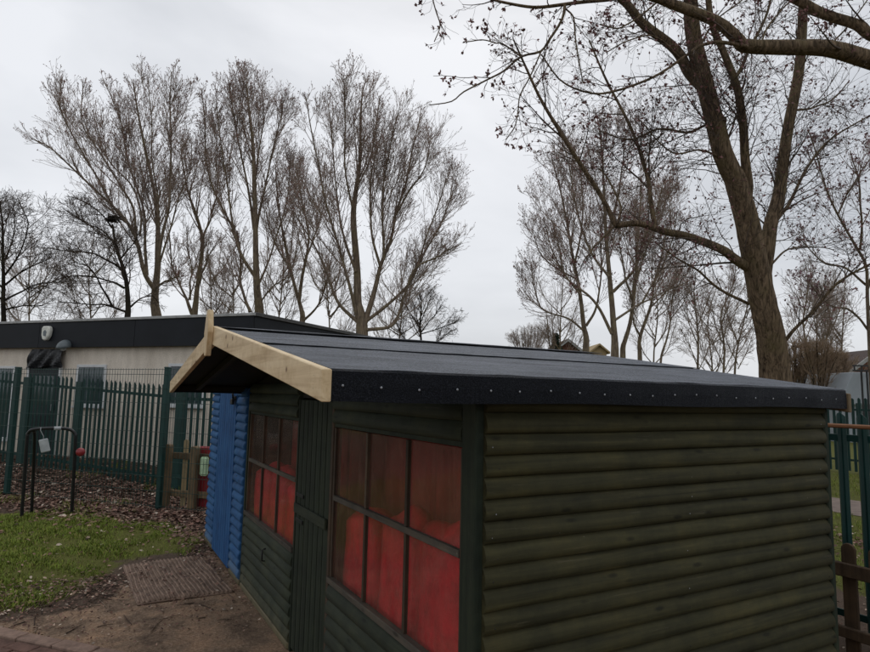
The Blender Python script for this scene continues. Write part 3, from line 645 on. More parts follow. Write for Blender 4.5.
# ================================================================== LEFT: mesh fence, palisade fence, building
mf = tag(empty('mesh_fence', (*FP1, 0)), 'green welded wire mesh fence on square green posts', 'fence')
def PM(o): o.parent = mf; o.matrix_parent_inverse = Matrix.Translation((-FP1[0], -FP1[1], 0)); return o
span = np.linalg.norm(FP0 - FP1); fang = math.atan2(fdir[1], fdir[0])
for k in (-1, 0, 1, 2):
    c = FP1 + fdir * span * k; z = float(gz(*c))
    hh = 1.955
    o = link('post', box_me('post', -0.036, 0.036, -0.036, 0.036, -0.3, hh, 0.008), M['green_steel'], None, (*c, z), (0, R(0.0), fang)); PM(o)
    cp = link('post_cap', box_me('post_cap', -0.039, 0.039, -0.039, 0.039, hh - 0.01, hh + 0.014, 0.008), M['green_steel'], o)
for k in (-1, 0, 1):
    a = FP1 + fdir * span * k; b = FP1 + fdir * span * (k + 1); za, zb = float(gz(*a)), float(gz(*b)); segs = []
    fr_ = -fnor * 0.042
    for h in np.concatenate([np.arange(0.06, 1.9, 0.2), [1.93]]):
        segs.append(([*(a + fr_), za + h], [*(b + fr_), zb + h]))
    hv = []
    for i in range(1, int(span / 0.05)):
        c = a + (b - a) * i * 0.05 / span; zz = za + (zb - za) * i * 0.05 / span; hv.append(([*(c + fr_ * 1.15), zz + 0.03], [*(c + fr_ * 1.15), zz + 1.945]))
    V1, F1 = tubes(np.array(segs), np.full((len(segs), 2), 0.0034), 4); V2, F2 = tubes(np.array(hv), np.full((len(hv), 2), 0.0024), 4)
    Vv, Ff = join_vf([(V1, F1), (V2, F2)]); PM(link('wire_mesh', np_mesh('wire_mesh', Vv, Ff, False), M['green_wire']))

# building: front right top corner seen at (252,315), wall runs left and away
BC = pt(252, 330, 10.9)[:2]; BL = pt(75, 330, 12.5)[:2]
bu = (BC - BL) / np.linalg.norm(BC - BL); bn = np.array([bu[1], -bu[0]]); bn *= np.sign(bn @ (-BC))   # outward, towards the camera
bld = tag(empty('portable_building', (*BC, 0), math.atan2(bu[1], bu[0])), 'low beige pebble dashed building with a deep black fascia and flat roof', 'building')
BC3 = np.array([*BC, 0.0]); bn3 = np.array([*bn, 0.0]); bu3 = np.array([*bu, 0.0])
def wall_uz(px, py, off=0.0):
    p = on_plane(px, py, BC3 + bn3 * off, bn3); return float((p - BC3) @ bu3), float(p[2])
# local frame: x along the wall (negative to the left), -y outwards
ztop = wall_uz(160, 318.3)[1]; zf = wall_uz(105, 347.5)[1]
BLEN = 10.5
def PBd(name, x0, x1, y0, y1, z0, z1, m, bev=0.004, par=None): return link(name, box_me(name, x0, x1, y0, y1, z0, z1, bev), m, par or bld)
PBd('wall', -BLEN, -0.02, 0.0, 8.0, -0.2, zf + 0.05, M['render'])
PBd('plinth', -BLEN, -0.01, -0.015, 0.3, -0.3, 0.20, M['plinth'])
for i in range(4):
    a = -BLEN + i * BLEN / 4; PBd('fascia_panel', a + 0.003, a + BLEN / 4 - 0.003 + (0.12 if i == 3 else 0), -0.14, -0.10, zf, ztop - 0.035, M['fascia_black'])
for i in range(3): PBd('fascia_panel', 0.08, 0.12, -0.095 + i * 2.8, -0.095 + (i + 1) * 2.8 - 0.006, zf, ztop - 0.035, M['fascia_black'])
PBd('soffit', -BLEN, 0.079, -0.099, 8.2, zf + 0.06, zf + 0.08, M['fascia_black'])
PBd('roof', -BLEN - 0.1, 0.10, -0.12, 8.3, ztop - 0.034, ztop - 0.005, M['roof_cap'])
PBd('roof_edge', -BLEN - 0.1, 0.16, -0.165, -0.121, ztop - 0.03, ztop + 0.02, M['roof_trim']); PBd('roof_edge', 0.105, 0.16, -0.12, 8.3, ztop - 0.03, ztop + 0.035, M['roof_cap'])
def bwin(x0p, y0p, x1p, y1p, bars=True):
    ua, zt = wall_uz(x0p, y0p); ub, zb = wall_uz(x1p, y1p); t = 0.055
    wnd = PBd('window', ua, ub, -0.025, 0.02, zb, zb + t, M['white_trim'])
    for (a, b, c, d) in ((ua, ub, zt - t, zt), (ua, ua + t, zb + t + .001, zt - t - .001), (ub - t, ub, zb + t + .001, zt - t - .001)): PBd('frame_bar', a, b, -0.025, 0.02, c, d, M['white_trim'], par=wnd)
    PBd('pane', ua + t, ub - t, -0.012, -0.006, zb + t, zt - t, M['dark_glass'], 0, par=wnd)
    if bars:
        n = 5
        for i in range(1, n): a = ua + t + (ub - ua - 2 * t) * i / n; PBd('blind_slat', a - 0.012, a + 0.012, -0.0175, -0.0125, zb + t, zt - t, M['lamp_grey'], 0.001, par=wnd)
    PBd('sill', ua - 0.03, ub + 0.03, -0.07, 0.0, zb - 0.03, zb - 0.001, M['white_trim'], par=wnd)
bwin(78, 364.5, 104, 407); bwin(169.5, 363.5, 204, 407); bwin(-14, 366, 9, 440, False)
# door with white linings, padded out by a black sheet awning
ua, zd = wall_uz(31.5, 366); ub, _ = wall_uz(61, 366); zg = 0.22
dr = PBd('door', ua, ub, -0.03, 0.01, zg, zd, M['door_dark'])
for a in (ua - 0.06, ub + 0.002): PBd('door_lining', a, a + 0.058, -0.045, 0.01, zg, zd, M['white_trim'], par=dr)
PBd('door_panel', ua + 0.12, ub - 0.12, -0.038, -0.031, zg + 0.25, zg + 0.85, M['fascia_black'], par=dr); PBd('door_panel', ua + 0.12, ub - 0.12, -0.038, -0.031, zg + 1.05, zd - 0.2, M['dark_glass'], par=dr)
PBd('handle', ub - 0.10, ub - 0.07, -0.085, -0.031, zg + 0.95, zg + 1.08, M['nail'], par=dr)
# sagging black sheet over the door
a0, zt0 = wall_uz(35, 349.5); a1, zt1 = wall_uz(66, 349); _, zb_ = wall_uz(50, 367.5)
v, f = [], []; nn, mm = 22, 9; rr = random.Random(3)
for i in range(nn + 1):
    for j in range(mm + 1):
        s, t = i / nn, j / mm
        sp = 0.10 * t * (0.5 - s) * -1
        v.append((a0 + (a1 - a0) * s - 0.10 * t * (1 - s) + 0.05 * t * s, -0.06 - 0.07 * math.sin(t * 1.5) * (0.85 + 0.3 * math.sin(s * 9)) - 0.035 * math.sin(s * 19 + t * 5) * (0.3 + t), zt0 + (zb_ - zt0) * t - 0.03 * math.sin(s * math.pi * 2.0 + 0.5) * t + 0.02 * rr.uniform(-1, 1) * t))
for i in range(nn):
    for j in range(mm): q = i * (mm + 1) + j; f.append((q, q + 1, q + mm + 2, q + mm + 1))
tp = link('awning_sheet', pydata('awning_sheet', v, f, False), M['tarp'], bld); so = tp.modifiers.new('thickness', 'SOLIDIFY'); so.thickness = 0.008
def on_fascia(px, py): return wall_uz(px, py, 0.14)
# alarm box (five sided) and lamp dome on the fascia
ca, cz = on_fascia(49, 333.5)
alp = [(-0.12, 0.10), (-0.09, 0.145), (0.09, 0.145), (0.125, 0.08), (0.10, -0.07), (0.03, -0.15), (-0.07, -0.14), (-0.115, -0.05)]
al = tag(link('alarm_box', prism_me('alarm_box', alp, -0.09, 0.0, 1, 0.02), M['lamp_white'], None, (*(BC + bu * ca + bn * 0.14), cz), (0, 0, math.atan2(bu[1], bu[0]))), 'off white alarm box fixed high on the black fascia', 'alarm box')
link('emblem', prism_me('emblem', [(-0.04, -0.05), (0.03, -0.07), (0.05, 0.02), (0.0, 0.07), (-0.05, 0.03)], -0.093, -0.0905, 1), M['lamp_grey'], al)
ca, cz = on_fascia(67, 345)
bm = bmesh.new(); bmesh.ops.create_uvsphere(bm, u_segments=16, v_segments=10, radius=0.15)
bmesh.ops.delete(bm, geom=[v_ for v_ in bm.verts if v_.co.z < -0.02], context='VERTS')
for v_ in bm.verts: v_.co.z = v_.co.z * 1.05 - 0.04; v_.co.y = v_.co.y * 0.95 - 0.06; v_.co.z += 0.25 * v_.co.y + 0.0
me = bpy.data.meshes.new('shade'); bm.to_mesh(me); bm.free(); me.polygons.foreach_set('use_smooth', [True] * len(me.polygons))
lamp = tag(empty('wall_lamp', (*(BC + bu * ca + bn * 0.14), cz), math.atan2(bu[1], bu[0])), 'grey dome lamp on the black fascia beside the alarm box', 'lamp')
so = link('shade', me, M['lamp_grey'], lamp).modifiers.new('thickness', 'SOLIDIFY'); so.thickness = 0.006
link('bracket', box_me('bracket', -0.05, 0.05, -0.04, 0.0, -0.05, 0.06, 0.008), M['lamp_grey'], lamp)
bm = bmesh.new(); bmesh.ops.create_uvsphere(bm, u_segments=12, v_segments=8, radius=0.06)
me = bpy.data.meshes.new('lens'); bm.to_mesh(me); bm.free(); link('lens', me, M['grey_tag'], lamp, (0, -0.08, -0.07))

# palisade fence in front of the building; the middle leaf sags to the right
pal = tag(empty('palisade_fence', (*(BC + bn * 1.0), 0), math.atan2(bu[1], bu[0])), 'dark green steel palisade fence in front of the beige building', 'fence')
PO = 1.0
def pal_uz(px, py): return wall_uz(px, py, PO)
def pale_me(h, wd, name='pale'):
    # W section pale with a pointed top
    xs = [-wd / 2, -wd / 4, 0, wd / 4, wd / 2]; ys = [0.008, -0.008, 0.004, -0.008, 0.008]; tops = [h - 0.035, h - 0.012, h, h - 0.012, h - 0.035]
    v = []; f = []
    for i in range(5): v += [(xs[i], ys[i], 0.0), (xs[i], ys[i], tops[i])]
    for i in range(4): f.append((2 * i, 2 * i + 2, 2 * i + 3, 2 * i + 1))
    n = len(v); v += [(a, b + 0.004, c) for a, b, c in v]; f += [tuple(n + q for q in reversed(g)) for g in f]
    for i in range(4): f.append((2 * i + 1, 2 * i + 3, n + 2 * i + 3, n + 2 * i + 1))
    f.append((0, 1, n + 1, n)); f.append((2 * 4, n + 8, n + 9, 9)); return pydata(name, v, f)
top = [(-40, 371), (0, 375), (20, 375), (60, 377), (85, 379), (110, 381), (150, 385), (205, 386)]
bot = [(-40, 458), (0, 462), (58, 466), (100, 476), (152, 488), (205, 492)]
ur0, zr0 = pal_uz(0, 381); ur1, zr1 = pal_uz(129, 393); lr0, lz0 = pal_uz(40, 458); lr1, lz1 = pal_uz(129, 472)
def uline(u): return zr0 + (zr1 - zr0) * (u - ur0) / (ur1 - ur0)
def lline(u): return lz0 + (lz1 - lz0) * (u - lr0) / (lr1 - lr0)
pmesh = pale_me(1.0, 0.052)
ua_, _ = pal_uz(-20, 400); ub_, _ = pal_uz(208, 400)
u = ua_ - 0.5; k = 0
def gl(u): c = BC + bn * PO + bu * u; return float(gz(*c))
upost = [pal_uz(21.5, 420)[0], pal_uz(74.5, 420)[0], pal_uz(177, 420)[0]]
ucor = pal_uz(160, 420)[0]
while u < ub_ + 0.6:
    if min(abs(u - q) for q in upost) > 0.10:
        ht = 0.20 if u < ucor else 0.14
        zt_ = (uline(u) if u < ucor else 1.60) + ht; zb2 = (lline(u) - 0.17) if u < ucor else 0.05
        zb2 = max(zb2, gl(u) - 0.02)
        o = link('pale', pmesh, M['green_steel'], pal, (u, 0, zb2), (0, random.uniform(-.008, .008), 0)); o.scale = (1, 1, zt_ - zb2)
    u += 0.108 if u < ucor else 0.125
for i, q in enumerate(upost):
    ztp = (uline(q) + 0.12) if i < 2 else 1.62
    link('post', box_me('post', -0.075, 0.075, 0.02, 0.10, -0.3, ztp, 0.004), M['green_steel'], pal, (q, 0, 0))
def rail(fn, a, b):
    v = []
    for u_ in (a, b): z = fn(u_); v += [(u_, 0.013, z - 0.025), (u_, 0.019, z - 0.025), (u_, 0.019, z + 0.025), (u_, 0.013, z + 0.025)]
    f = [(0, 4, 5, 1), (1, 5, 6, 2), (2, 6, 7, 3), (3, 7, 4, 0), (0, 1, 2, 3), (4, 7, 6, 5)]; link('rail', pydata('rail', v, f), M['green_steel'], pal)
rail(uline, ua_ - 0.6, ucor); rail(lline, ua_ - 0.6, ucor); rail(lambda u_: 1.50, ucor + 0.01, ub_ + 0.6); rail(lambda u_: 0.25, ucor + 0.01, ub_ + 0.6)

# black tubular frame on the grass with its hanging tag and red ball
FG = on_ground(47, 514); 
fl, fl2, frr = on_ground(22, 516), on_ground(32, 511), on_ground(72, 513)
dpt = float(-(MW.T @ (fl - CAMP))[2])
hoop = tag(empty('tube_frame', tuple(FG)), 'black tubular metal hoop frame standing on the grass', 'frame')
def PH(o): o.parent = hoop; o.matrix_parent_inverse = Matrix.Translation(tuple(-FG)); return o
A = [fl - np.array([0, 0, .1]), pt(23.5, 490, dpt), pt(27, 440, dpt), pt(28.5, 433, dpt), pt(33, 429.5, dpt), pt(46, 428.3, dpt + .05), pt(60, 428.2, dpt + .12), pt(70, 429.5, dpt + .18), pt(75, 434, dpt + .2), pt(75.3, 442, dpt + .2), pt(73, 490, dpt + .22), frr - np.array([0, 0, .1])]
PH(tube_obj('hoop', A, 0.021, M['black_steel'], None, 10, 60))
PH(tube_obj('brace_leg', [pt(33, 430, dpt + .04), pt(34.6, 436, dpt + .12), pt(33.5, 470, dpt + .25), fl2 - np.array([0, 0, .1])], 0.019, M['black_steel'], None, 10, 20))
PH(tube_obj('cross_bar', [pt(23.3, 489, dpt), pt(33.0, 488, dpt + .29)], 0.008, M['black_steel'], None, 8))
PH(tube_obj('grip_sleeve', [pt(54, 428.3, dpt + .08), pt(61, 428.2, dpt + .125)], 0.0245, M['grey_tag'], None, 10))
tg = pt(44.5, 445.5, dpt - 0.02)
def facing(o, p, rx=0.0, ry=0.0): o.location = tuple(p); o.rotation_euler = (rx, ry, math.atan2(p[1], p[0]) - R(90))
tgo = tag(link('hanging_tag', box_me('hanging_tag', -0.052, 0.052, -0.012, 0.012, -0.085, 0.085, 0.01), M['grey_tag']), 'grey plastic tag hanging from the black tubular frame', 'tag'); facing(tgo, tg, 0, R(-14))
tube_obj('cord', [(0, 0, 0.08), (0.01, 0, 0.12), (-0.01, 0, 0.20), (0, 0.01, 0.235)], 0.004, M['grey_tag'], tgo, 5)
bm = bmesh.new(); bmesh.ops.create_uvsphere(bm, u_segments=16, v_segments=10, radius=0.056); me = bpy.data.meshes.new('ball'); bm.to_mesh(me); bm.free(); me.polygons.foreach_set('use_smooth', [True] * len(me.polygons))
pbp = pt(80.5, 452, dpt + .2)
bo = tag(empty('bell_ball', tuple(pbp)), 'small round red plastic ball on the right leg of the black frame', 'ball'); link('ball', me, M['red_plastic'], bo)
lp = pt(74.6, 449, dpt + .2); q = np.array(lp) - np.array(pbp); tube_obj('arm', [(0, 0, 0), tuple(q * 0.6 + np.array([0, 0, -.01])), tuple(q)], 0.012, M['black_steel'], bo, 6)

# wooden picket fence by the mesh post, with the red panel behind
pk = tag(empty('picket_fence', (1.02, 9.40, 0)), 'short weathered wooden picket fence beside the green mesh post', 'fence')
p0_, p1_ = on_ground(165, 508), on_ground(191.5, 510); pdv = (p1_ - p0_)[:2]; pdl = np.linalg.norm(pdv); pdv /= pdl; pang = math.atan2(pdv[1], pdv[0])
def PK(o, c, z=0.0): o.parent = pk; o.location = (c[0] - 1.02, c[1] - 9.40, z); o.rotation_euler = (0, 0, pang); return o
def rounded(w_, h, t, name, mat, r=0.03):
    poly = [(-w_ / 2, -0.1), (w_ / 2, -0.1), (w_ / 2, h - r)] + [(w_ / 2 * math.cos(a) , h - r + r * math.sin(a)) for a in np.linspace(0.3, math.pi - 0.3, 6)] + [(-w_ / 2, h - r)]
    return link(name, prism_me(name, poly, -t / 2, t / 2, 1, 0.004), mat)
PK(rounded(0.085, 0.885, 0.085, 'post', M['fence_wood']), p0_); PK(rounded(0.10, 0.87, 0.09, 'post', M['fence_wood']), p1_); 
PK(rounded(0.10, 0.87, 0.09, 'post', M['fence_wood']), p1_ + np.array([*pdv, 0]) * 0.9)
for z in (0.20, 0.72): PK(link('rail', box_me('rail', 0, pdl + 0.95, 0.046, 0.078, -0.045, 0.045, 0.006), M['fence_wood']), p0_, z)
for q, m_ in ((0.5, 'fence_wood_pale'), (0.82, 'fence_wood')): PK(rounded(0.075, 0.84 if q == 0.5 else 0.62, 0.02, 'picket', M[m_]), p0_[:2] + pdv * pdl * q + np.array([-pdv[1], pdv[0]]) * 0.09, 0.11)
rp = on_plane(203, 480, np.array([*(p1_[:2] + np.array([-pdv[1], pdv[0]]) * 0.14), 0]), np.array([pdv[1], -pdv[0], 0]))[:2]
rb = tag(link('red_panel', box_me('red_panel', -0.085, 0.22, -0.03, 0.03, -0.05, 0.86, 0.02), M['red_plastic'], None, (*rp, 0), (0, 0, pang)), 'red plastic panel behind the wooden picket fence', 'panel')
gb = on_plane(205, 466, np.array([*p1_[:2], 0]) , np.array([pdv[1], -pdv[0], 0]))
gbo = tag(link('pale_green_box', box_me('pale_green_box', -0.065, 0.065, -0.04, 0.0, -0.13, 0.13, 0.025), M['pale_green'], None, tuple(gb), (0, 0, pang)), 'pale green plastic box fixed on the picket fence beside the blue wall', 'box')
gbo.location = (p1_[0] + pdv[0] * 0.17 , p1_[1] + pdv[1] * 0.17, gb[2])
# flattened pale board scraps at the foot of the fence
def scrap(px, py, sx, sy, rz, label, z=0.012):
    c = on_ground(px, py); poly = [(-sx, -sy * .7), (-sx * .4, -sy), (sx * .7, -sy * .8), (sx, -sy * .1), (sx * .8, sy), (-sx * .2, sy * .75), (-sx * .9, sy * .9)]
    o = link('board_scrap', prism_me('board_scrap', poly, 0, 0.012, 2, 0.002), M['paper'], None, (c[0], c[1], float(gz(c[0], c[1])) + z), (R(3), R(-3), rz)); tag(o, label, 'scrap', 'board scraps')
scrap(193, 494, 0.17, 0.10, 0.3, 'pale torn board scrap lying on the leaves, left of two', 0.02); scrap(203, 498, 0.16, 0.13, 1.2, 'pale torn board scrap touching the foot of the blue wall', 0.035)

# ================================================================== RIGHT: near palisade, rail, picket fence, far fence, hut
def fence_y(name, x, ya, yb, pitch, wd, h, mat, rails, label, z0=0.05, post=None):
    t = tag(empty(name, (x, ya, 0)), label, 'fence'); pmn = pale_me(h - z0, wd)
    n = int((yb - ya) / pitch)
    for i in range(n + 1): link('pale', pmn, mat, t, (0, i * pitch, z0 + random.uniform(-.006, .006)), (0, 0, R(-90)))
    for z in rails: link('rail', box_me('rail', 0.014, 0.022, -0.05, yb - ya + 0.05, z - 0.025, z + 0.025, 0.002), mat, t)
    for q in (post or []): link('post', box_me('post', 0.024, 0.10, -0.05, 0.05, -0.3, h - 0.12, 0.003), mat, t, (0, q, 0))
    return t
fence_y('steel_fence', 4.80, 1.25, 6.3, 0.138, 0.068, 1.585, M['green_steel'], (0.16, 1.40), 'near green steel palisade fence past the right end of the green shed', 0.04, (0.2, 2.7, 5.0))
fence_y('far_steel_fence', 16.0, 2.5, 14.5, 0.145, 0.07, 1.78, M['green_steel'], (0.3, 1.50), 'distant green palisade fence across the lawn at the right edge', 0.04, (0.5, 3.2, 5.4, 8.2, 11))
hr = tag(empty('handrail', (4.66, 1.2, 0)), 'thin brown handrail in front of the near green palisade fence', 'handrail')
link('rail', box_me('rail', -0.02, 0.02, 0, 4.9, 1.475, 1.505, 0.008), M['rust_rail'], hr)
for q in (0.15, 2.4, 4.7): link('post', box_me('post', -0.018, 0.018, -0.018, 0.018, -0.2, 1.474, 0.004), M['green_steel'], hr, (0, q, 0))
rpk = tag(empty('low_picket_fence', (4.45, 1.2, 0)), 'low brown picket fence touching the right end of the shed', 'fence')
def pt_x(px, py, x): return on_plane(px, py, (x, 0, 0), np.array([1.0, 0, 0]))
c1 = pt_x(849, 560, 4.45)
for i in range(-3, 12):
    o = rounded(0.088, 0.70, 0.022, 'picket', M['fence_wood_dark'], 0.04); o.parent = rpk; o.location = (0.0, c1[1] - 1.2 + i * 0.165, 0.03); o.rotation_euler = (0, 0, R(90))
zz = pt_x(849, 571, 4.41)[2]
link('rail', box_me('rail', -0.045, -0.013, -0.15, 3.6, zz - 0.045, zz + 0.045, 0.006), M['fence_wood_dark'], rpk); link('rail', box_me('rail', -0.045, -0.013, -0.15, 3.6, 0.13, 0.20, 0.006), M['fence_wood_dark'], rpk)
for q in (0.4, 2.9): link('post', box_me('post', 0.013, 0.095, -0.04, 0.04, -0.2, 0.62, 0.006), M['fence_wood_dark'], rpk, (0, q, 0))

# grey roofed hut with a rail frame on its roof, beyond the far fence
def frame_box(px, depth):
    p = pt(px, 403, depth); return np.array([p[0], p[1], 0.0])
h0, h1 = frame_box(842, 26), frame_box(905, 26); hd_ = (h1 - h0) / np.linalg.norm(h1 - h0); hang = math.atan2(hd_[1], hd_[0])
hut = tag(empty('grey_hut', tuple(h0), hang), 'pale grey sloping roofed hut beyond the fence at the right edge', 'hut')
wl = float(np.linalg.norm(h1 - h0))
link('wall', box_me('wall', 0.05, wl, 0.3, 4, -0.1, 1.75, 0.0), M['grey_sheet'], hut)
link('roof', prism_me('roof', [(-0.1, 1.60), (0.55, 2.98), (wl, 2.98), (wl, 1.60)], 0.0, 4.2, 1, 0.02), M['grey_sheet'], hut)
for i in range(1, 4): link('roof_seam', box_me('roof_seam', 0.3 + i * 0.6, 0.33 + i * 0.6, -0.02, -0.002, 1.65, 2.95, 0), M['lamp_grey'], hut)
gan = tag(empty('gantry', tuple(h0 - np.array([0.2, 0.6, 0]))), 'dark lattice rail frame standing above the grey hut', 'frame'); gan.rotation_euler = (0, 0, hang)
for zt_ in (3.02, 3.22): link('beam', box_me('beam', 0.0, wl, -0.03, 0.03, zt_ - 0.03, zt_ + 0.03, 0.004), M['black_steel'], gan)
for i in range(10): link('baluster', box_me('baluster', 0.05 + i * 0.3, 0.09 + i * 0.3, -0.02, 0.02, 3.05, 3.19, 0), M['black_steel'], gan)
for q in (0.32, 0.55, wl - 0.1): link('leg', box_me('leg', q, q + 0.05, -0.03, 0.03, -0.1, 2.99, 0.004), M['black_steel'], gan)
# lamp column
lc = pt(797, 403, 30); la = tag(empty('lamp_column', (lc[0], lc[1], 0)), 'thin dark lamp column beside the big tree trunk', 'lamp post')
ztp = float(pt(797, 347, 30)[2]); tube_obj('pole', [(0, 0, -0.2), (0, 0, ztp)], [0.10, 0.07], M['black_steel'], la, 8)
hv = np.array([MW[0, 0], MW[1, 0], 0]); link('lamp_head', box_me('lamp_head', -0.1, 0.75, -0.12, 0.12, -0.02, 0.12, 0.03), M['black_steel'], la, (0, 0, ztp), (0, 0, math.atan2(hv[1], hv[0])))

# far houses seen over the roof
def house(px0, px1, pyr, depth, wall_m, label, name='house', dep=8.0, py_e=351):
    a, b = frame_box(px0, depth), frame_box(px1, depth); L = float(np.linalg.norm(b - a)); d = (b - a) / L
    zr = float(pt((px0 + px1) / 2, pyr, depth)[2]); ze = float(pt(px0, py_e, depth)[2])
    h = tag(empty(name, tuple(a), math.atan2(d[1], d[0])), label, 'house')
    link('wall', prism_me('wall', [(0, -0.2), (0, ze), (L / 2, zr), (L, ze), (L, -0.2)], 0, dep, 1), wall_m, h)
    for s_, (xa, xb) in ((0, (-0.35, L / 2)), (1, (L + 0.35, L / 2))):
        zq = ze - (zr - ze) * 0.35 / (L / 2)
        link('roof', prism_me('roof', [(xa, zq + 0.02), (xb, zr + 0.02), (xb, zr + 0.25), (xa, zq + 0.25)], -0.45, dep + 0.3, 1), M['tile_far'] if wall_m is not M['tan_render'] else wall_m, h)
        if wall_m is not M['tan_render']: link('bargeboard', prism_me('bargeboard', [(xa, zq - 0.05), (xb, zr - 0.05), (xb, zr + 0.27), (xa, zq + 0.27)], -0.53, -0.455, 1), M['roof_trim'], h)
    wq = link('window', box_me('window', L * .35, L * .65, -0.03, 0.05, ze * 0.45, ze * 0.45 + 1.2), M['white_trim'], h); link('pane', box_me('pane', L * .37, L * .63, -0.05, -0.035, ze * 0.45 + .08, ze * 0.45 + 1.12), M['dark_glass'], wq)
    return h
house(554, 581, 340.5, 62, M['brick_far'], 'brick gable house with pale bargeboards seen over the shed roof')
house(592, 607, 345, 75, M['tan_render'], 'tan rendered gable glimpsed between the trunks over the roof')
house(850, 905, 352, 48, M['brick_far'], 'brick house behind the grey hut at the right edge', py_e=372)

# ================================================================== TREES
def batch(P_, R_, n_per, u0, u1, ang, lenf, K, trop, wig, rmul, rend, ell, gen, fixed=None, cap=None):
    """grow children from parent polylines; all arrays"""
    N, K0, _ = P_.shape; idx = np.repeat(np.arange(N), n_per); n = len(idx)
    if n == 0: return np.zeros((0, K, 3)), np.zeros((0, K))
    u = gen.uniform(u0, u1, n) ** 0.9; t = u * (K0 - 1); i = np.minimum(t.astype(int), K0 - 2); fr = (t - i)[:, None]
    p = P_[idx, i] * (1 - fr) + P_[idx, i + 1] * fr; tg_ = P_[idx, i + 1] - P_[idx, i]; tg_ /= np.linalg.norm(tg_, axis=1, keepdims=True) + 1e-9
    r0 = R_[idx, i] * (1 - fr[:, 0]) + R_[idx, i + 1] * fr[:, 0]
    plen = np.linalg.norm(np.diff(P_, axis=1), axis=2).sum(1)[idx]
    rv = gen.normal(size=(n, 3)); rv -= (rv * tg_).sum(1, keepdims=True) * tg_; rv /= np.linalg.norm(rv, axis=1, keepdims=True) + 1e-9
    a = gen.uniform(ang[0], ang[1], n)[:, None]; d = tg_ * np.cos(a) + rv * np.sin(a)
    L = (fixed * gen.uniform(0.55, 1.25, n) * (1.2 - 0.72 * u)) if fixed is not None and np.isscalar(fixed) else (fixed[idx] * gen.uniform(0.6, 1.2, n) * (1.12 - u)) if fixed is not None else plen * gen.uniform(lenf[0], lenf[1], n) * (1.15 - 0.6 * u)
    out = np.empty((n, K, 3)); out[:, 0] = p; st = (L / (K - 1))[:, None]
    for k in range(1, K):
        d = d + np.array([0, 0, trop]) + gen.normal(size=(n, 3)) * wig; d /= np.linalg.norm(d, axis=1, keepdims=True)
        out[:, k] = out[:, k - 1] + d * st
    if ell is not None:
        c, rad = ell; q = (np.abs((out[:, -1] - c) / rad) ** 2.8).sum(1) ** (1 / 2.8); s = np.clip(1.0 / np.maximum(q, 1e-6), 0.0, 1.0) ** 2.2
        out = p[:, None] + (out - p[:, None]) * np.clip(s, 0.22, 1)[:, None, None]
    rs = r0 * rmul; rs = np.minimum(rs, cap) if cap else rs; rs = np.maximum(rs, rend); rr = rs[:, None] + (rend - rs)[:, None] * np.linspace(0, 1, K)[None]
    return out, rr
def buds_mesh(pts, dirs, size, gen, per=3):
    """little pointed bud scales: each a pair of triangles fanned from the twig"""
    n = len(pts)
    p = np.repeat(pts, per, 0); d = np.repeat(dirs, per, 0) + gen.normal(size=(n * per, 3)) * 0.75; d /= np.linalg.norm(d, axis=1, keepdims=True) + 1e-9
    rv = gen.normal(size=d.shape); s = np.cross(d, rv); s /= np.linalg.norm(s, axis=1, keepdims=True) + 1e-9
    l = size * gen.uniform(0.6, 1.4, len(p))[:, None]
    V_ = np.stack([p, p + d * l * 0.5 + s * l * 0.27, p + d * l, p + d * l * 0.5 - s * l * 0.27], 1).reshape(-1, 3)
    F_ = np.arange(len(p))[:, None] * 4 + np.arange(4)[None]
    return V_, F_
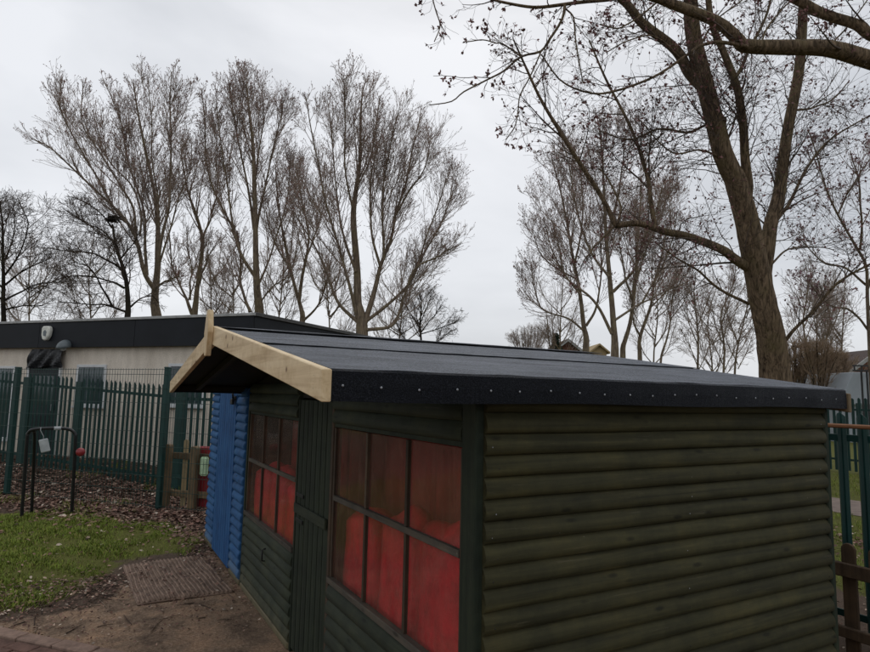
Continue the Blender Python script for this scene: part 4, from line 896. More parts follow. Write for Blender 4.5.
def make_tree(name, label, depth, limbs, crown, kind='poplar', dens=1.0, seed=0, bark='bark_far', twig='twig', bud='bud', budsize=0.07, budn=1.0, tw=1.0, spread=None, l1len=None, cat='tree', extra=0, group=None, step_px=5.5, levels=3, capf=1.0, mids=4, n2=5, n3=2, per=2):
    """limbs: list of (pixel points, start width px, end width px, depth shift at start, at end); the first one is the trunk, carried down to the ground"""
    gen = np.random.default_rng(seed); mpp = depth / FPX
    tp = limbs[0][0]; b = pt(*tp[0], depth + limbs[0][3]); gzb = float(gz(b[0], b[1]))
    root = tag(empty(name, (b[0], b[1], gzb)), label, cat, group); RT = np.array([b[0], b[1], gzb])
    cb = np.array([pt(crown[0], (crown[1] + crown[3]) / 2, depth), pt(crown[2], (crown[1] + crown[3]) / 2, depth)])
    cen = cb.mean(0); hw = np.linalg.norm(cb[1] - cb[0]) / 2; zt_ = pt((crown[0] + crown[2]) / 2, crown[1], depth)[2]; zb_ = pt((crown[0] + crown[2]) / 2, crown[3], depth)[2]
    cen[2] = (zt_ + zb_) / 2; ell = (cen, np.array([hw * 1.04, hw * 1.04, (zt_ - zb_) / 2 * 1.03]))
    K = 14; Pl, Rl, thick = [], [], []
    rpx = depth / FPX
    for li, lb in enumerate(limbs):
        pts, w0, w1 = lb[0], lb[1] * ((1.2 if li == 0 else 0.75) if depth > 20 else (0.78 if name == 'overhanging_tree' else 1)), lb[2] * (0.8 if depth > 20 else 1); s0, s1 = (lb[3], lb[4]) if len(lb) > 3 else (0.0, gen.uniform(-0.6, 0.6) * hw)
        n = len(pts); W_ = np.array([pt(x, y, depth + s0 + (s1 - s0) * (i / max(1, n - 1))) for i, (x, y) in enumerate(pts)])
        if li == 0:
            g0 = W_[0].copy(); g0[2] = gzb - 0.25; mid = W_[0].copy(); mid[2] = gzb + 0.35 * (W_[0][2] - gzb); W_ = np.vstack([g0, mid, W_])
        Kp = 26 if li == 0 else K * 2; q = smooth_poly(W_, Kp)
        jc = gen.normal(size=(8, 3)) * min(0.16 * w0, 1.6) * mpp; jc[0] = 0; q = q + smooth_poly(jc, Kp) * (0.5 if li == 0 else 1)
        rad = np.interp(np.linspace(0, 1, Kp), [0, 0.35, 1], [w0 / 2 * mpp, (0.5 * w0 + 0.5 * w1) / 2 * mpp, max(w1 / 2 * mpp, 0.006)]) if depth > 20 else np.interp(np.linspace(0, 1, Kp), [0, 1], [w0 / 2 * mpp, max(w1 / 2 * mpp, 0.006)])
        if li == 0: rad[:4] *= np.array([1.45, 1.28, 1.14, 1.05])
        thick.append((q, rad, w0 * mpp))
        if li > 0 or len(limbs) == 1: Pl.append(smooth_poly(q, K)); Rl.append(np.interp(np.linspace(0, 1, K), np.linspace(0, 1, Kp), rad))
        elif len(limbs) > 1: top = smooth_poly(q[len(q) // 2:], K); Pl.append(top); Rl.append(np.interp(np.linspace(0.5, 1, K), np.linspace(0, 1, Kp), rad))
    vf = []
    for q, rad, w_ in thick:
        sd_ = 14 if w_ > 0.5 else (9 if w_ > 0.15 else 6)
        if w_ > 0.5:
            q = smooth_poly(q, 60); rad = np.interp(np.linspace(0, 1, 60), np.linspace(0, 1, len(rad)), rad)
            Vt, Ft = tubes(q[None], rad[None], 28); Vt = Vt.reshape(60, 28, 3); c = q[:, None]; ph = gen.uniform(0, 6.28, 3); a_ = np.arange(28) * 2 * np.pi / 28
            hgt = np.arange(60)[:, None] * 0.25
            m_ = 1 + 0.055 * np.sin(a_[None] * 6 + ph[0] + 1.2 * np.sin(hgt)) + 0.035 * np.sin(a_[None] * 11 + ph[1] + 1.7 * np.sin(hgt * 1.3)) + 0.02 * gen.normal(size=(60, 28))
            Vt = (c + (Vt - c) * m_[..., None]).reshape(-1, 3); vf.append((Vt, Ft))
        else: vf.append(tubes(q[None], rad[None], sd_))
    Vt, Ft = join_vf(vf); link('trunk', np_mesh('trunk', Vt - RT, Ft), M[bark], root)
    P0, R0 = np.array(Pl), np.array(Rl)
    if kind == 'poplar': a1, a2, tr, wg = (0.25, 0.7), (0.3, 0.85), 0.075, 0.055
    elif kind == 'spread': a1, a2, tr, wg = (0.5, 1.15), (0.5, 1.2), 0.035, 0.16
    elif kind == 'far': a1, a2, tr, wg = (0.35, 0.9), (0.4, 1.1), 0.05, 0.13
    elif kind == 'near': a1, a2, tr, wg = (0.5, 1.1), (0.5, 1.2), 0.02, 0.15
    else: a1, a2, tr, wg = (0.2, 0.6), (0.3, 0.8), 0.06, 0.12
    rt = 0.0050 * tw * max(depth, 8) / 30 + 0.0010
    if extra:  # more limbs, towards and away from the viewer
        Pe, Re = batch(P0[:1], R0[:1], extra, 0.1, 0.9, (0.3, 0.7), (0.5, 0.8), K, 0.10, 0.05, 0.5, 0.012, ell, gen, fixed=(zt_ - zb_) * 0.5)
        V_, F_ = tubes(Pe, Re, 5); ch = [(V_, F_)]; P0 = np.concatenate([P0, Pe]); R0 = np.concatenate([R0, Re])
    else: ch = []
    if mids:
        l0 = np.linalg.norm(np.diff(P0, axis=1), axis=2).sum(1)
        Pm, Rm = batch(P0, R0, np.maximum(1, np.round(mids * l0 / l0.max())).astype(int) + 1, 0.12, 0.85, (0.22, 0.6), None, K, tr * 0.6, wg * 0.5, 0.55, rt * 1.6, ell, gen, fixed=np.minimum(l0, 150 * mpp) * 0.7, cap=0.75 * mpp * capf)
        ch.append(tubes(Pm, Rm, 5)); P0 = np.concatenate([P0, Pm]); R0 = np.concatenate([R0, Rm])
    lens = np.linalg.norm(np.diff(P0, axis=1), axis=2).sum(1); n1 = np.maximum(2, (lens / (step_px * mpp) * dens).astype(int))
    f1 = l1len * mpp if l1len else 38 * mpp
    P1, R1 = batch(P0, R0, n1, 0.14, 1.0, a1, None, 9, tr, wg, 0.45, rt * 1.1, ell, gen, fixed=f1, cap=0.42 * mpp * capf)
    P2, R2 = batch(P1, R1, np.full(len(P1), n2), 0.12, 1.0, a2, (0.4, 0.85), 6, tr, wg * 1.1, 0.6, rt, ell, gen, cap=0.24 * mpp * capf)
    ch += [tubes(P1, R1, 4), tubes(P2, R2, 3)]
    src = P2; allp = [P1, P2]
    if levels >= 3:
        P3, R3 = batch(P2, R2, np.full(len(P2), n3), 0.15, 1.0, a2, (0.35, 0.7), 4, tr * 0.8, wg * 1.2, 0.7, rt * 0.85, ell, gen); ch.append(tubes(P3, R3, 3)); src = P3; allp.append(P3)
    Vc, Fc = join_vf(ch); link('crown', np_mesh('crown', Vc - RT, Fc), M[twig], root)
    if budn > 0:
        pb_, db_ = [], []
        for A_ in allp[1:]:
            m = gen.random(len(A_)) < (0.6 * budn); A_ = A_[m]; e = A_[:, -1]; d = A_[:, -1] - A_[:, -2]; d /= np.linalg.norm(d, axis=1, keepdims=True) + 1e-9; pb_.append(e); db_.append(d)
            k = A_.shape[1] // 2; m2 = gen.random(len(A_)) < 0.3; pb_.append(A_[m2, k]); db_.append(d[m2])
        if sum(map(len, pb_)) * per > 700: Vb, Fb = buds_mesh(np.concatenate(pb_), np.concatenate(db_), budsize, gen, per); link('buds', np_mesh('buds', Vb - RT, Fb, False), M[bud], root)
    return root

# left row of poplars behind the building
make_tree('poplar_tree', 'tall bare poplar with a fan of limbs, leftmost tall tree', 30, [
    ([(156, 322), (155.5, 305), (155, 288), (158, 262), (159, 235), (156, 207), (150, 170), (140, 120), (133, 84)], 10.5, 1.2, 0, 1),
    ([(155, 290), (145, 273), (137, 240), (126, 222), (114, 207), (92, 186), (70, 166), (50, 148), (36, 140)], 6.5, 1.0),
    ([(126, 222), (112, 203), (98, 178), (82, 152), (69, 129), (58, 101)], 3.6, 1.0), ([(136, 236), (133, 207), (119, 184), (96, 147), (82, 120), (84, 86)], 4, 1.0),
    ([(140, 236), (140, 207), (130, 184), (107, 157), (93, 111)], 3.4, 1.0), ([(147, 275), (146, 240), (144, 207), (128, 159), (120, 120), (103, 78)], 4.5, 1.0),
    ([(157, 270), (163, 230), (169, 200), (171, 150), (170, 110), (172, 72)], 5, 1.0), ([(159, 240), (158, 200), (152, 160), (152, 120), (148, 80)], 3, 1.0),
    ([(160, 262), (172, 225), (180, 195), (190, 170), (192, 140)], 3.2, 1.0), ([(156, 288), (167, 281), (180, 276)], 3, 1.2)],
    (34, 72, 205, 300), seed=21, dens=1.0, budn=0.9, extra=0, budsize=0.062)
make_tree('poplar_tree', 'bare poplar standing left of the finial, second tall crown', 30, [
    ([(259, 320), (258, 300), (257, 282), (254, 243), (254, 190), (254, 150), (250, 110), (247, 78)], 11, 1.2, 0, -1),
    ([(256, 278), (242, 257), (234, 231), (225, 210), (214, 190), (206, 160), (204, 120), (201, 90)], 5, 1.0), ([(250, 312), (247, 305), (240, 284), (241, 259), (236, 231)], 5, 2.2),
    ([(255, 243), (262, 200), (270, 160), (279, 125), (284, 102)], 4, 1.0), ([(254, 230), (246, 180), (236, 130), (230, 84)], 4, 1.0), ([(254, 200), (258, 160), (263, 120), (262, 90)], 3, 1.0),
    ([(256, 290), (268, 262), (278, 230), (287, 200), (290, 160)], 3.6, 1.0), ([(258, 305), (275, 285), (294, 275)], 2.6, 1.0), ([(234, 231), (228, 190), (222, 150), (216, 100)], 3, 1.0)],
    (198, 74, 298, 305), seed=22, extra=0, budsize=0.062)
make_tree('poplar_tree', 'broad bare poplar with many upright limbs right of the building roof', 29, [
    ([(363, 333), (359, 312), (357, 300), (357, 267), (354, 217), (356, 190), (360, 162), (361, 116), (363, 87)], 13, 1.2, 0, 0.5),
    ([(364, 325), (375, 292), (382, 267), (389, 239), (396, 210), (403, 190), (414, 146), (421, 118)], 8, 1.0), ([(381, 269), (373, 239), (370, 205), (372, 170), (383, 130)], 4, 1.0),
    ([(365, 322), (389, 304), (410, 283), (419, 262), (437, 230), (450, 200), (456, 180)], 5, 1.0), ([(366, 330), (394, 324), (405, 292), (417, 267), (442, 255), (460, 244)], 5, 1.0),
    ([(361, 325), (339, 304), (327, 274), (315, 246), (297, 216)], 5.5, 1.2), ([(357, 318), (347, 280), (339, 246), (325, 200), (315, 146), (305, 97)], 5, 1.0),
    ([(356, 272), (343, 234), (338, 200), (333, 150), (328, 100)], 4, 1.0), ([(355, 220), (346, 176), (345, 116), (344, 84)], 3.4, 1.0), ([(384, 260), (382, 217), (384, 180), (391, 144), (398, 111)], 3.6, 1.0),
    ([(396, 215), (410, 190), (424, 170), (430, 140)], 3, 1.0), ([(356, 190), (370, 160), (377, 120), (380, 96)], 2.6, 1.0), ([(417, 267), (428, 232), (440, 200), (446, 178)], 2.6, 1.0)],
    (302, 86, 460, 325), seed=23, dens=1.15, extra=0, bud='bud', budsize=0.06, budn=0.7)
make_tree('poplar_tree', 'slim twin stemmed bare tree between the leftmost poplar and the finial', 33, [
    ([(194, 316), (196, 300), (199, 282), (202, 245), (197, 220), (190, 197), (184, 168), (180, 145)], 7.5, 1.0, 0, 0.5), ([(192, 314), (187, 300), (179, 283), (172, 262), (170, 235)], 5, 1.2),
    ([(202, 242), (211, 217), (217, 190), (219, 160)], 3.4, 1.0), ([(199, 285), (206, 262), (214, 246)], 2.6, 1.0), ([(190, 300), (191, 270), (187, 240)], 3, 1.0)], (165, 140, 226, 305), seed=24, dens=0.9, budsize=0.06)
make_tree('poplar_tree', 'slender bare tree directly left of the broad poplar', 34, [
    ([(302, 325), (300, 310), (298, 301), (290, 270), (283, 235), (278, 200), (275, 165)], 7, 1.0, 0, 1), ([(299, 302), (305, 260), (309, 231), (301, 200), (297, 172)], 5, 1.0), ([(302, 322), (318, 305), (327, 280), (331, 260)], 3.6, 1.0),
    ([(305, 260), (316, 232), (324, 205), (326, 175)], 3, 1.0), ([(290, 270), (274, 240), (266, 210)], 3, 1.0)], (262, 155, 335, 312), seed=25, dens=0.95, budsize=0.06, budn=0.6)
make_tree('spreading_tree', 'low dark spreading tree with a nest in its top, left of the poplars', 26, [
    ([(127, 322), (127, 305), (125, 275), (119, 250), (112, 225)], 8, 2.4, 0, 0), ([(125, 274), (110, 262), (90, 253), (70, 251), (48, 249)], 3.6, 1.0), ([(124, 288), (105, 280), (80, 275), (56, 280)], 3.4, 1.0),
    ([(127, 312), (108, 306), (88, 304), (58, 302)], 3.4, 1.0), ([(112, 306), (100, 285), (90, 268), (74, 262)], 3, 1.0), ([(126, 310), (138, 300), (152, 296), (160, 304)], 3, 1.0), ([(119, 250), (104, 232), (84, 222), (62, 208)], 3, 1.0),
    ([(112, 228), (100, 212), (80, 200), (66, 196)], 2.4, 0.9), ([(121, 258), (132, 245), (140, 232)], 2.4, 0.9)], (40, 198, 160, 318), 'spread', seed=26, bark='bark_dark', twig='twig_dark', budn=0.0, dens=1.15, extra=0)
make_tree('spreading_tree', 'dark bare tree with level branches at the left edge', 26, [
    ([(4, 330), (4.5, 300), (5, 268), (3, 232), (0, 200)], 7, 1.4, 0, 0), ([(5, 300), (25, 290), (40, 284), (62, 282)], 3, 1.0), ([(5, 275), (20, 252), (28, 225), (20, 202)], 3, 1.0), ([(5, 285), (28, 268), (50, 258)], 3, 1.0),
    ([(4, 310), (20, 306), (44, 305)], 3, 1.0), ([(5, 290), (-15, 270), (-30, 240)], 3, 1.0), ([(4, 262), (14, 235), (13, 205)], 2.4, 1.0), ([(4, 300), (-20, 290), (-45, 285)], 3, 1.0)], (-50, 194, 66, 318), 'spread', seed=27, bark='bark_dark', twig='twig_dark', budn=0.0, dens=1.2)
make_tree('small_tree', 'small dark bushy tree low behind the broad poplar', 34, [
    ([(421, 375), (421, 345), (420, 316), (422, 296)], 4, 1.2, 0, 0), ([(421, 356), (404, 338), (396, 322)], 2, 0.8), ([(421, 358), (440, 340), (452, 330)], 2, 0.8), ([(421, 330), (410, 312), (405, 300)], 2, 0.8), ([(421, 332), (434, 316), (442, 305)], 2, 0.8), ([(421, 334), (446, 326), (456, 322)], 1.6, 0.8), ([(421, 322), (428, 304), (432, 294)], 1.6, .8)],
    (392, 288, 462, 375), 'far', seed=28, bark='bark_dark', twig='twig_dark', budn=0.0, dens=1.3, step_px=4.5, l1len=17, tw=0.8)
# right group
make_tree('bare_tree', 'leftmost bare tree of the trio over the shed roof', 30, [
    ([(586, 352), (586, 336), (585, 325), (581, 296), (575, 262), (569, 230), (560, 190), (552, 158)], 8, 1.0, 0, 0.5), ([(583, 330), (569, 319), (544, 310), (535, 288), (531, 262)], 3.4, 1.0), ([(586, 326), (596, 308), (600, 286), (602, 250), (600, 215)], 4, 1.0),
    ([(581, 296), (566, 276), (552, 250), (544, 220)], 3, 1.0), ([(575, 262), (582, 225), (582, 185), (578, 150)], 3, 1.0), ([(578, 280), (556, 268), (540, 252), (533, 230)], 2.6, 1.0)], (527, 150, 625, 335), seed=31, budsize=0.062, dens=1.05, extra=0)
make_tree('bare_tree', 'tallest bare tree of the trio over the shed roof', 27, [
    ([(614, 355), (614, 335), (613, 315), (609, 276), (606, 242), (604, 200), (602, 160), (600, 128)], 9.5, 1.0, 0, 0.5), ([(612, 334), (591, 298), (566, 276), (559, 249), (550, 215)], 4.6, 1.0), ([(609, 277), (589, 249), (576, 207), (570, 170), (560, 132)], 4, 1.0),
    ([(613, 292), (633, 271), (642, 244), (655, 215), (664, 180)], 4.6, 1.0), ([(615, 320), (642, 303), (667, 291), (690, 280)], 3.6, 1.0), ([(606, 242), (616, 205), (622, 165), (626, 130)], 3.2, 1.0), ([(642, 303), (660, 270), (672, 240), (678, 210)], 2.6, 1.0)],
    (535, 122, 695, 335), seed=32, budsize=0.062, dens=0.95, extra=0)
make_tree('bare_tree', 'leaning bare tree just right of the tallest of the trio', 32, [
    ([(623, 356), (625, 340), (630, 318), (635, 274), (637, 240), (640, 200), (640, 165)], 7, 1.0, 0, 0), ([(634, 285), (646, 250), (660, 220), (668, 190)], 3, 1.0), ([(632, 300), (622, 262), (618, 225)], 3, 1.0)], (600, 160, 690, 330), seed=33, budsize=0.075, dens=1.0)
make_tree('bare_tree', 'thin forked bare tree behind the long level limb', 34, [
    ([(640, 356), (640, 340), (646, 320), (652, 300), (655, 281), (662, 252), (668, 225)], 5.5, 1.0, 0, 0), ([(641, 338), (634, 322), (632, 300), (634, 270)], 3, 1.0), ([(650, 308), (668, 290), (684, 275)], 2.6, 1.0)], (622, 215, 692, 345), seed=34, budsize=0.06, dens=1.0)
make_tree('bare_tree', 'slim bare sapling under the end of the level limb', 36, [
    ([(661, 360), (666, 340), (670, 323), (672, 298), (676, 270)], 3.2, 0.8, 0, 0), ([(670, 320), (682, 305), (690, 290)], 1.8, 0.8)], (652, 262, 700, 345), 'bush', seed=35, budn=0.4, budsize=0.06, step_px=6)
for k, (pts, sd_, cr, lab) in enumerate([
    ([(698, 366), (698, 345), (697, 320), (694, 295), (696, 272)], 36, (676, 262, 718, 350), 'thin far sapling furthest left of the big trunk'),
    ([(723, 368), (724, 345), (721, 315), (730, 292), (736, 270)], 37, (702, 258, 748, 350), 'thin far sapling in the middle left of the big trunk'),
    ([(735, 370), (738, 343), (746, 310), (751, 280)], 38, (722, 262, 768, 355), 'thin far sapling touching the left side of the big trunk'),
    ([(806, 376), (806, 350), (804, 320), (808, 290), (806, 262)], 39, (780, 250, 832, 360), 'thin far bare tree just right of the big trunk'),
    ([(826, 378), (825, 350), (830, 325), (828, 300)], 40, (804, 285, 850, 365), 'thin far bare tree right of the lamp column')]):
    x0, y0 = pts[1]; xm, ym = pts[2]; pts = [(pts[0][0], pts[0][1] + 30)] + pts
    cr = (cr[0], cr[1], cr[2], cr[3] + 40)
    make_tree('sapling', lab, 36 + k, [(pts, 3.6, 0.8, 0, 0), ([(x0, y0), (x0 - 9, y0 - 22), (x0 - 13, y0 - 45)], 1.8, 0.7), ([(xm, ym + 8), (xm + 9, ym - 14), (xm + 15, ym - 32)], 1.8, 0.7), ([(x0, y0 - 10), (x0 + 8, y0 - 30), (x0 + 16, y0 - 40)], 1.5, 0.7), ([(x0, y0 + 22), (x0 - 8 - k, y0 + 2), (x0 - 17, y0 - 16)], 1.5, 0.7), ([(x0, y0 + 26), (x0 + 9, y0 + 8), (x0 + 18 - k, y0 - 12)], 1.5, 0.7)], cr, 'far', seed=sd_, budn=0.0, budsize=0.05, dens=0.9, step_px=6, l1len=24, group='thin far saplings')
# faint far trees filling the gaps low down
def far_tree(px, pyb, pyt, hwpx, depth, seed, label, name='far_tree'):
    g_ = random.Random(seed); pyb = pyb + 42; h = pyb - pyt; L = [([(px, pyb), (px + g_.uniform(-1, 1), pyb - h * .35), (px + g_.uniform(-4, 4), pyb - h * .7), (px + g_.uniform(-6, 6), pyt)], 3.0, 0.7, 0, 0)]
    for i in range(11):
        f_ = g_.uniform(0.12, 0.7); sg = g_.choice((-1, 1)); x1 = px + sg * hwpx * g_.uniform(0.3, 1.0)
        L.append(([(px, pyb - h * f_), ((px + x1) / 2 + sg * 2, pyb - h * (f_ + 0.12)), (x1, pyb - h * min(1, f_ + g_.uniform(0.25, 0.45)))], 1.7, 0.6))
    make_tree(name, label, depth, L, (px - hwpx, pyt, px + hwpx, pyb), 'far', seed=seed, twig='twig', budn=0.0, dens=1.0, step_px=6, l1len=22, tw=0.7, mids=1, group='faint far trees')
for i, (px, pyb, pyt, hw_, dp, lab) in enumerate([(92, 330, 232, 34, 44, 'faint far tree left of the nest tree trunk'), (212, 330, 236, 30, 46, 'faint far tree left of the pine finial'), (232, 332, 250, 28, 45, 'faint far tree between the finial and the second poplar'), (280, 332, 226, 26, 44, 'faint far tree just right of the second poplar'), (330, 336, 240, 28, 46, 'faint far tree just left of the broad poplar trunk'), (400, 345, 262, 34, 45, 'faint far tree right of the broad poplar trunk'), (30, 332, 236, 36, 44, 'faint far tree beside the left edge tree'),
        (560, 352, 268, 26, 46, 'faint far tree left of the trio over the roof'), (655, 358, 262, 30, 46, 'faint far tree right of the leaning tree'), (712, 366, 282, 30, 48, 'faint far tree among the saplings left of big trunk'), (842, 385, 262, 34, 42, 'faint far tree over the grey hut'), (815, 380, 270, 28, 46, 'faint far tree behind the lamp column')]):
    far_tree(px, pyb, pyt, hw_, dp, 200 + i, lab)
# bushes
def bush(px, pyb, pyt, hwpx, depth, label, seed, twig='hedge', name='bush'):
    L = [([(px, pyb), (px, pyb - 6), (px + 2, pyt + 8)], 2.6, 0.8, 0, 0)]; g_ = random.Random(seed)
    for i in range(14):
        a = g_.uniform(-1, 1); L.append(([(px + a * 2, pyb - 1), (px + a * hwpx * 0.55, (pyb + pyt) / 2 + g_.uniform(-4, 4)), (px + a * hwpx * 0.95, pyt + abs(a) * 8 + g_.uniform(0, 6))], 1.6, 0.6))
    return make_tree(name, label, depth, L, (px - hwpx, pyt, px + hwpx, pyb + 6), 'bush', dens=1.0, seed=seed, bark='bark_dark', twig=twig, budn=0.0, step_px=4.5, l1len=15, tw=0.8, mids=1, cat='bush', group='brown bushes')
bush(798, 404, 338, 20, 28, 'brown twiggy bush right of the big trunk base', 51); bush(820, 406, 340, 22, 27, 'brown twiggy bush beside the roof end and grey hut', 52); bush(838, 404, 350, 18, 30, 'low brown bush left of the grey hut', 53)
pd = []
for i in range(11):
    a = -1 + 2 * i / 10; pd.append(([(528 + a * 3, 362), (528 + a * 13, 346), (528 + a * 18, 326 + 9 * a * a)], 1.2, 0.5))
make_tree('pollard_tree', 'small round pollarded tree far off above the roof ridge', 70, [([(528, 380), (528, 370), (528, 362)], 3.2, 2.4, 0, 0)] + pd, (507, 320, 549, 372), 'far', seed=61, twig='twig', budn=0.0, dens=2.0, step_px=2.4, l1len=8, tw=0.4, levels=2, mids=2)
# small conifer by the far house
cn = pt(556, 403, 58); cf = tag(empty('conifer', (cn[0], cn[1], 0)), 'small dark conifer left of the far brick gable', 'tree')
hz = float(pt(557, 333, 58)[2]); tube_obj('trunk', [(0, 0, -0.2), (0, 0, hz - 0.3)], [0.2, 0.03], M['bark_dark'], cf, 6)
gN = np.random.default_rng(5); nC = 5200; hh_ = gN.uniform(0.12, 1.0, nC); az = gN.uniform(0, 6.283, nC); rr_ = (1.03 - hh_) * 2.6 * np.sqrt(gN.uniform(0.1, 1, nC)) * (0.8 + 0.25 * np.sin(hh_ * 40))
pc = np.stack([rr_ * np.cos(az), rr_ * np.sin(az), hh_ * hz - rr_ * 0.3], 1); dc = np.stack([np.cos(az), np.sin(az), np.full(nC, -0.1)], 1)
Vb, Fb = buds_mesh(pc, dc, 0.2, gN, 1); link('crown', np_mesh('crown', Vb, Fb, False), M['conifer'], cf)

# the big near tree
make_tree('big_tree', 'large bare tree with thick forked furrowed trunk behind the shed', 13.0, [
    ([(776, 385), (772, 352), (769, 335), (763, 305), (758, 272), (751, 238), (743, 205), (735, 178), (726, 160), (714, 114), (702, 69), (693, 34), (690, 0), (688, -40)], 30, 11, 0, -0.5),
    ([(762, 290), (764, 262), (769, 236), (774, 214), (778, 190), (783, 169), (788, 119), (799, 58), (804, 0), (808, -45)], 15.5, 8, 0.1, 0.5),
    ([(744, 208), (746, 190), (747, 160), (746, 124), (738, 87), (725, 55), (712, 20), (705, -30)], 10, 5, 0, -0.8),
    ([(755, 272), (738, 263), (720, 251), (682, 234), (650, 226), (616, 226)], 10.5, 5, 0, -1.2),
    ([(616, 226), (601, 194), (578, 159), (558, 129), (539, 97), (524, 62), (515, 40)], 5, 1.4, -1.2, -2.0), ([(655, 226), (652, 200), (648, 180), (636, 143), (615, 97), (600, 66), (590, 40)], 5, 1.6, -0.9, -0.2), ([(617, 226), (620, 205), (608, 180), (600, 168)], 2.6, 1.2, -1.2, -0.5), ([(614, 227), (596, 245), (583, 262)], 2.4, 1.0, -1.2, -1.8),
    ([(781, 345), (790, 334), (812, 313), (836, 285), (864, 267), (884, 258)], 4.0, 1.6, 0, -1.0), ([(772, 226), (782, 212), (792, 197), (809, 166), (830, 140), (870, 116)], 4.4, 1.6, 0.2, 1.2), ([(749, 304), (717, 288), (698, 270), (680, 260), (655, 243)], 3, 1.0, 0, -1.2), ([(768, 268), (787, 250), (809, 247), (835, 250)], 2.2, 0.9, 0, 0.8),
    ([(710, 100), (693, 77), (669, 42), (640, 16), (610, -12)], 12, 7, 0, -0.8), ([(727, 160), (724, 140), (725, 118), (715, 128)], 4, 2, 0.0, -.6), ([(730, 88), (745, 60), (764, 20), (775, -20)], 4, 2, 0, .6), ([(790, 112), (812, 108), (834, 98), (850, 80)], 2.6, 1, 0.3, 1.0), ([(716, 120), (690, 132), (660, 130), (630, 140), (600, 132)], 3, 1, 0, -1), ([(735, 178), (722, 160), (700, 150), (672, 152), (640, 120)], 2.6, 1, 0, -1.2)],
    (500, -60, 900, 300), 'near', seed=71, bark='bark_near', twig='twig_dark', bud='bud_dark', budsize=0.058, dens=1.0, step_px=9, l1len=66, budn=0.7, tw=0.75, mids=3, n3=2, capf=1.6)
# tree at the right edge with purple buds
make_tree('budding_tree', 'slim tree with purple buds rising at the right edge', 17.0, [
    ([(872, 400), (870, 350), (867, 297), (866, 266), (856, 246), (840, 218), (827, 190), (816, 152), (808, 130)], 5, 1.0, 0, -0.5), ([(867, 290), (880, 255), (884, 215), (878, 170)], 3.4, 1.0), ([(868, 330), (850, 310), (830, 305), (806, 280)], 2.4, 0.9), ([(860, 250), (862, 215), (858, 180), (850, 150)], 2.6, 0.9), ([(866, 285), (845, 268), (822, 262), (800, 240)], 2.4, 0.9), ([(868, 310), (895, 280), (915, 250)], 3, 1.0), ([(838, 214), (850, 190), (866, 165), (880, 150)], 2, 0.9)],
    (792, 130, 945, 345), 'poplar', seed=72, twig='twig', bud='bud_pink', budsize=0.07, dens=0.75, budn=1.0, step_px=9, tw=0.9, l1len=36, mids=2)
# overhanging tree whose trunk stands right of the view
make_tree('overhanging_tree', 'thick bare limbs and flower budded twigs reaching in at the top right', 8.2, [
    ([(1010, 420), (1006, 300), (1000, 200), (985, 130), (965, 60), (955, -60), (950, -160)], 46, 20, 0, 0),
    ([(990, 150), (950, 95), (915, 72), (870, 57), (831, 48), (788, 48), (746, 46), (738, 40), (719, 24), (685, 8), (655, -4), (620, -12)], 27, 7, 0, -0.4),
    ([(968, 75), (920, 50), (870, 33), (846, 22), (809, 9), (785, -4), (750, -30)], 15, 9, 0, 0.5),
    ([(748, 47), (720, 43), (700, 46), (682, 58), (653, 77), (614, 91), (591, 93), (562, 81), (541, 54)], 4.6, 1.2, -0.3, -0.6),
    ([(640, -8), (608, 0), (564, 4), (531, 7), (500, 2), (478, -6)], 5, 2.0, -0.4, -0.6), ([(565, 4), (562, 19), (550, 39), (541, 51), (521, 56), (503, 72), (486, 80), (464, 91), (452, 101), (430, 105)], 3.6, 0.9, -0.5, -0.8),
    ([(521, 57), (503, 44), (494, 43), (481, 40), (466, 42)], 1.7, 0.8, -0.6, -0.7), ([(541, 52), (529, 79), (519, 99), (516, 124), (506, 140)], 1.7, 0.8, -0.6, -0.6), ([(430, -14), (433, 0), (437, 15), (440, 27), (434, 42)], 1.6, 0.8, -0.6, -0.6), ([(470, -5), (450, -10), (430, -14), (414, -8)], 1.9, 0.8, -0.6, -0.6), ([(565, 8), (574, 19), (577, 50), (583, 83)], 2.4, 1.0, -0.5, -0.4),
    ([(682, 60), (660, 40), (640, 36), (606, 52)], 2.4, 1.0, -0.3, -0.6), ([(700, 46), (716, 20), (740, 2), (760, -20)], 2.4, 1.2, -0.3, 0.2), ([(760, 47), (770, 24), (800, -10)], 2.4, 1.2, -0.3, 0.2), ([(829, 48), (845, 30), (868, 0)], 2.4, 1.2, 0, 0.6), ([(660, 0), (640, 16), (620, 28), (600, 24)], 2.6, 1.0, -.3, -.6)],
    (400, -260, 1180, 200), 'near', seed=73, bark='bark_near', twig='twig_dark', bud='bud_dark', budsize=0.043, dens=0.5, step_px=10, l1len=24, budn=1.0, tw=0.62, mids=1, n2=3, levels=2, per=6, capf=1.8)
# nest in the spreading tree
nc = pt(113, 219, 26); gn = np.random.default_rng(9); nst = []
for i in range(150):
    c = gn.normal(size=3) * np.array([0.11, 0.11, 0.08]); d = gn.normal(size=3) * np.array([1, 1, 0.45]); d /= np.linalg.norm(d); nst.append([c - d * 0.15, c + d * 0.15])
Vn, Fn = tubes(np.array(nst), np.full((150, 2), 0.012), 3); o = tag(link('bird_nest', np_mesh('bird_nest', Vn, Fn, False), M['nest'], None, tuple(nc)), 'dark stick nest in the top of the low spreading tree', 'nest')

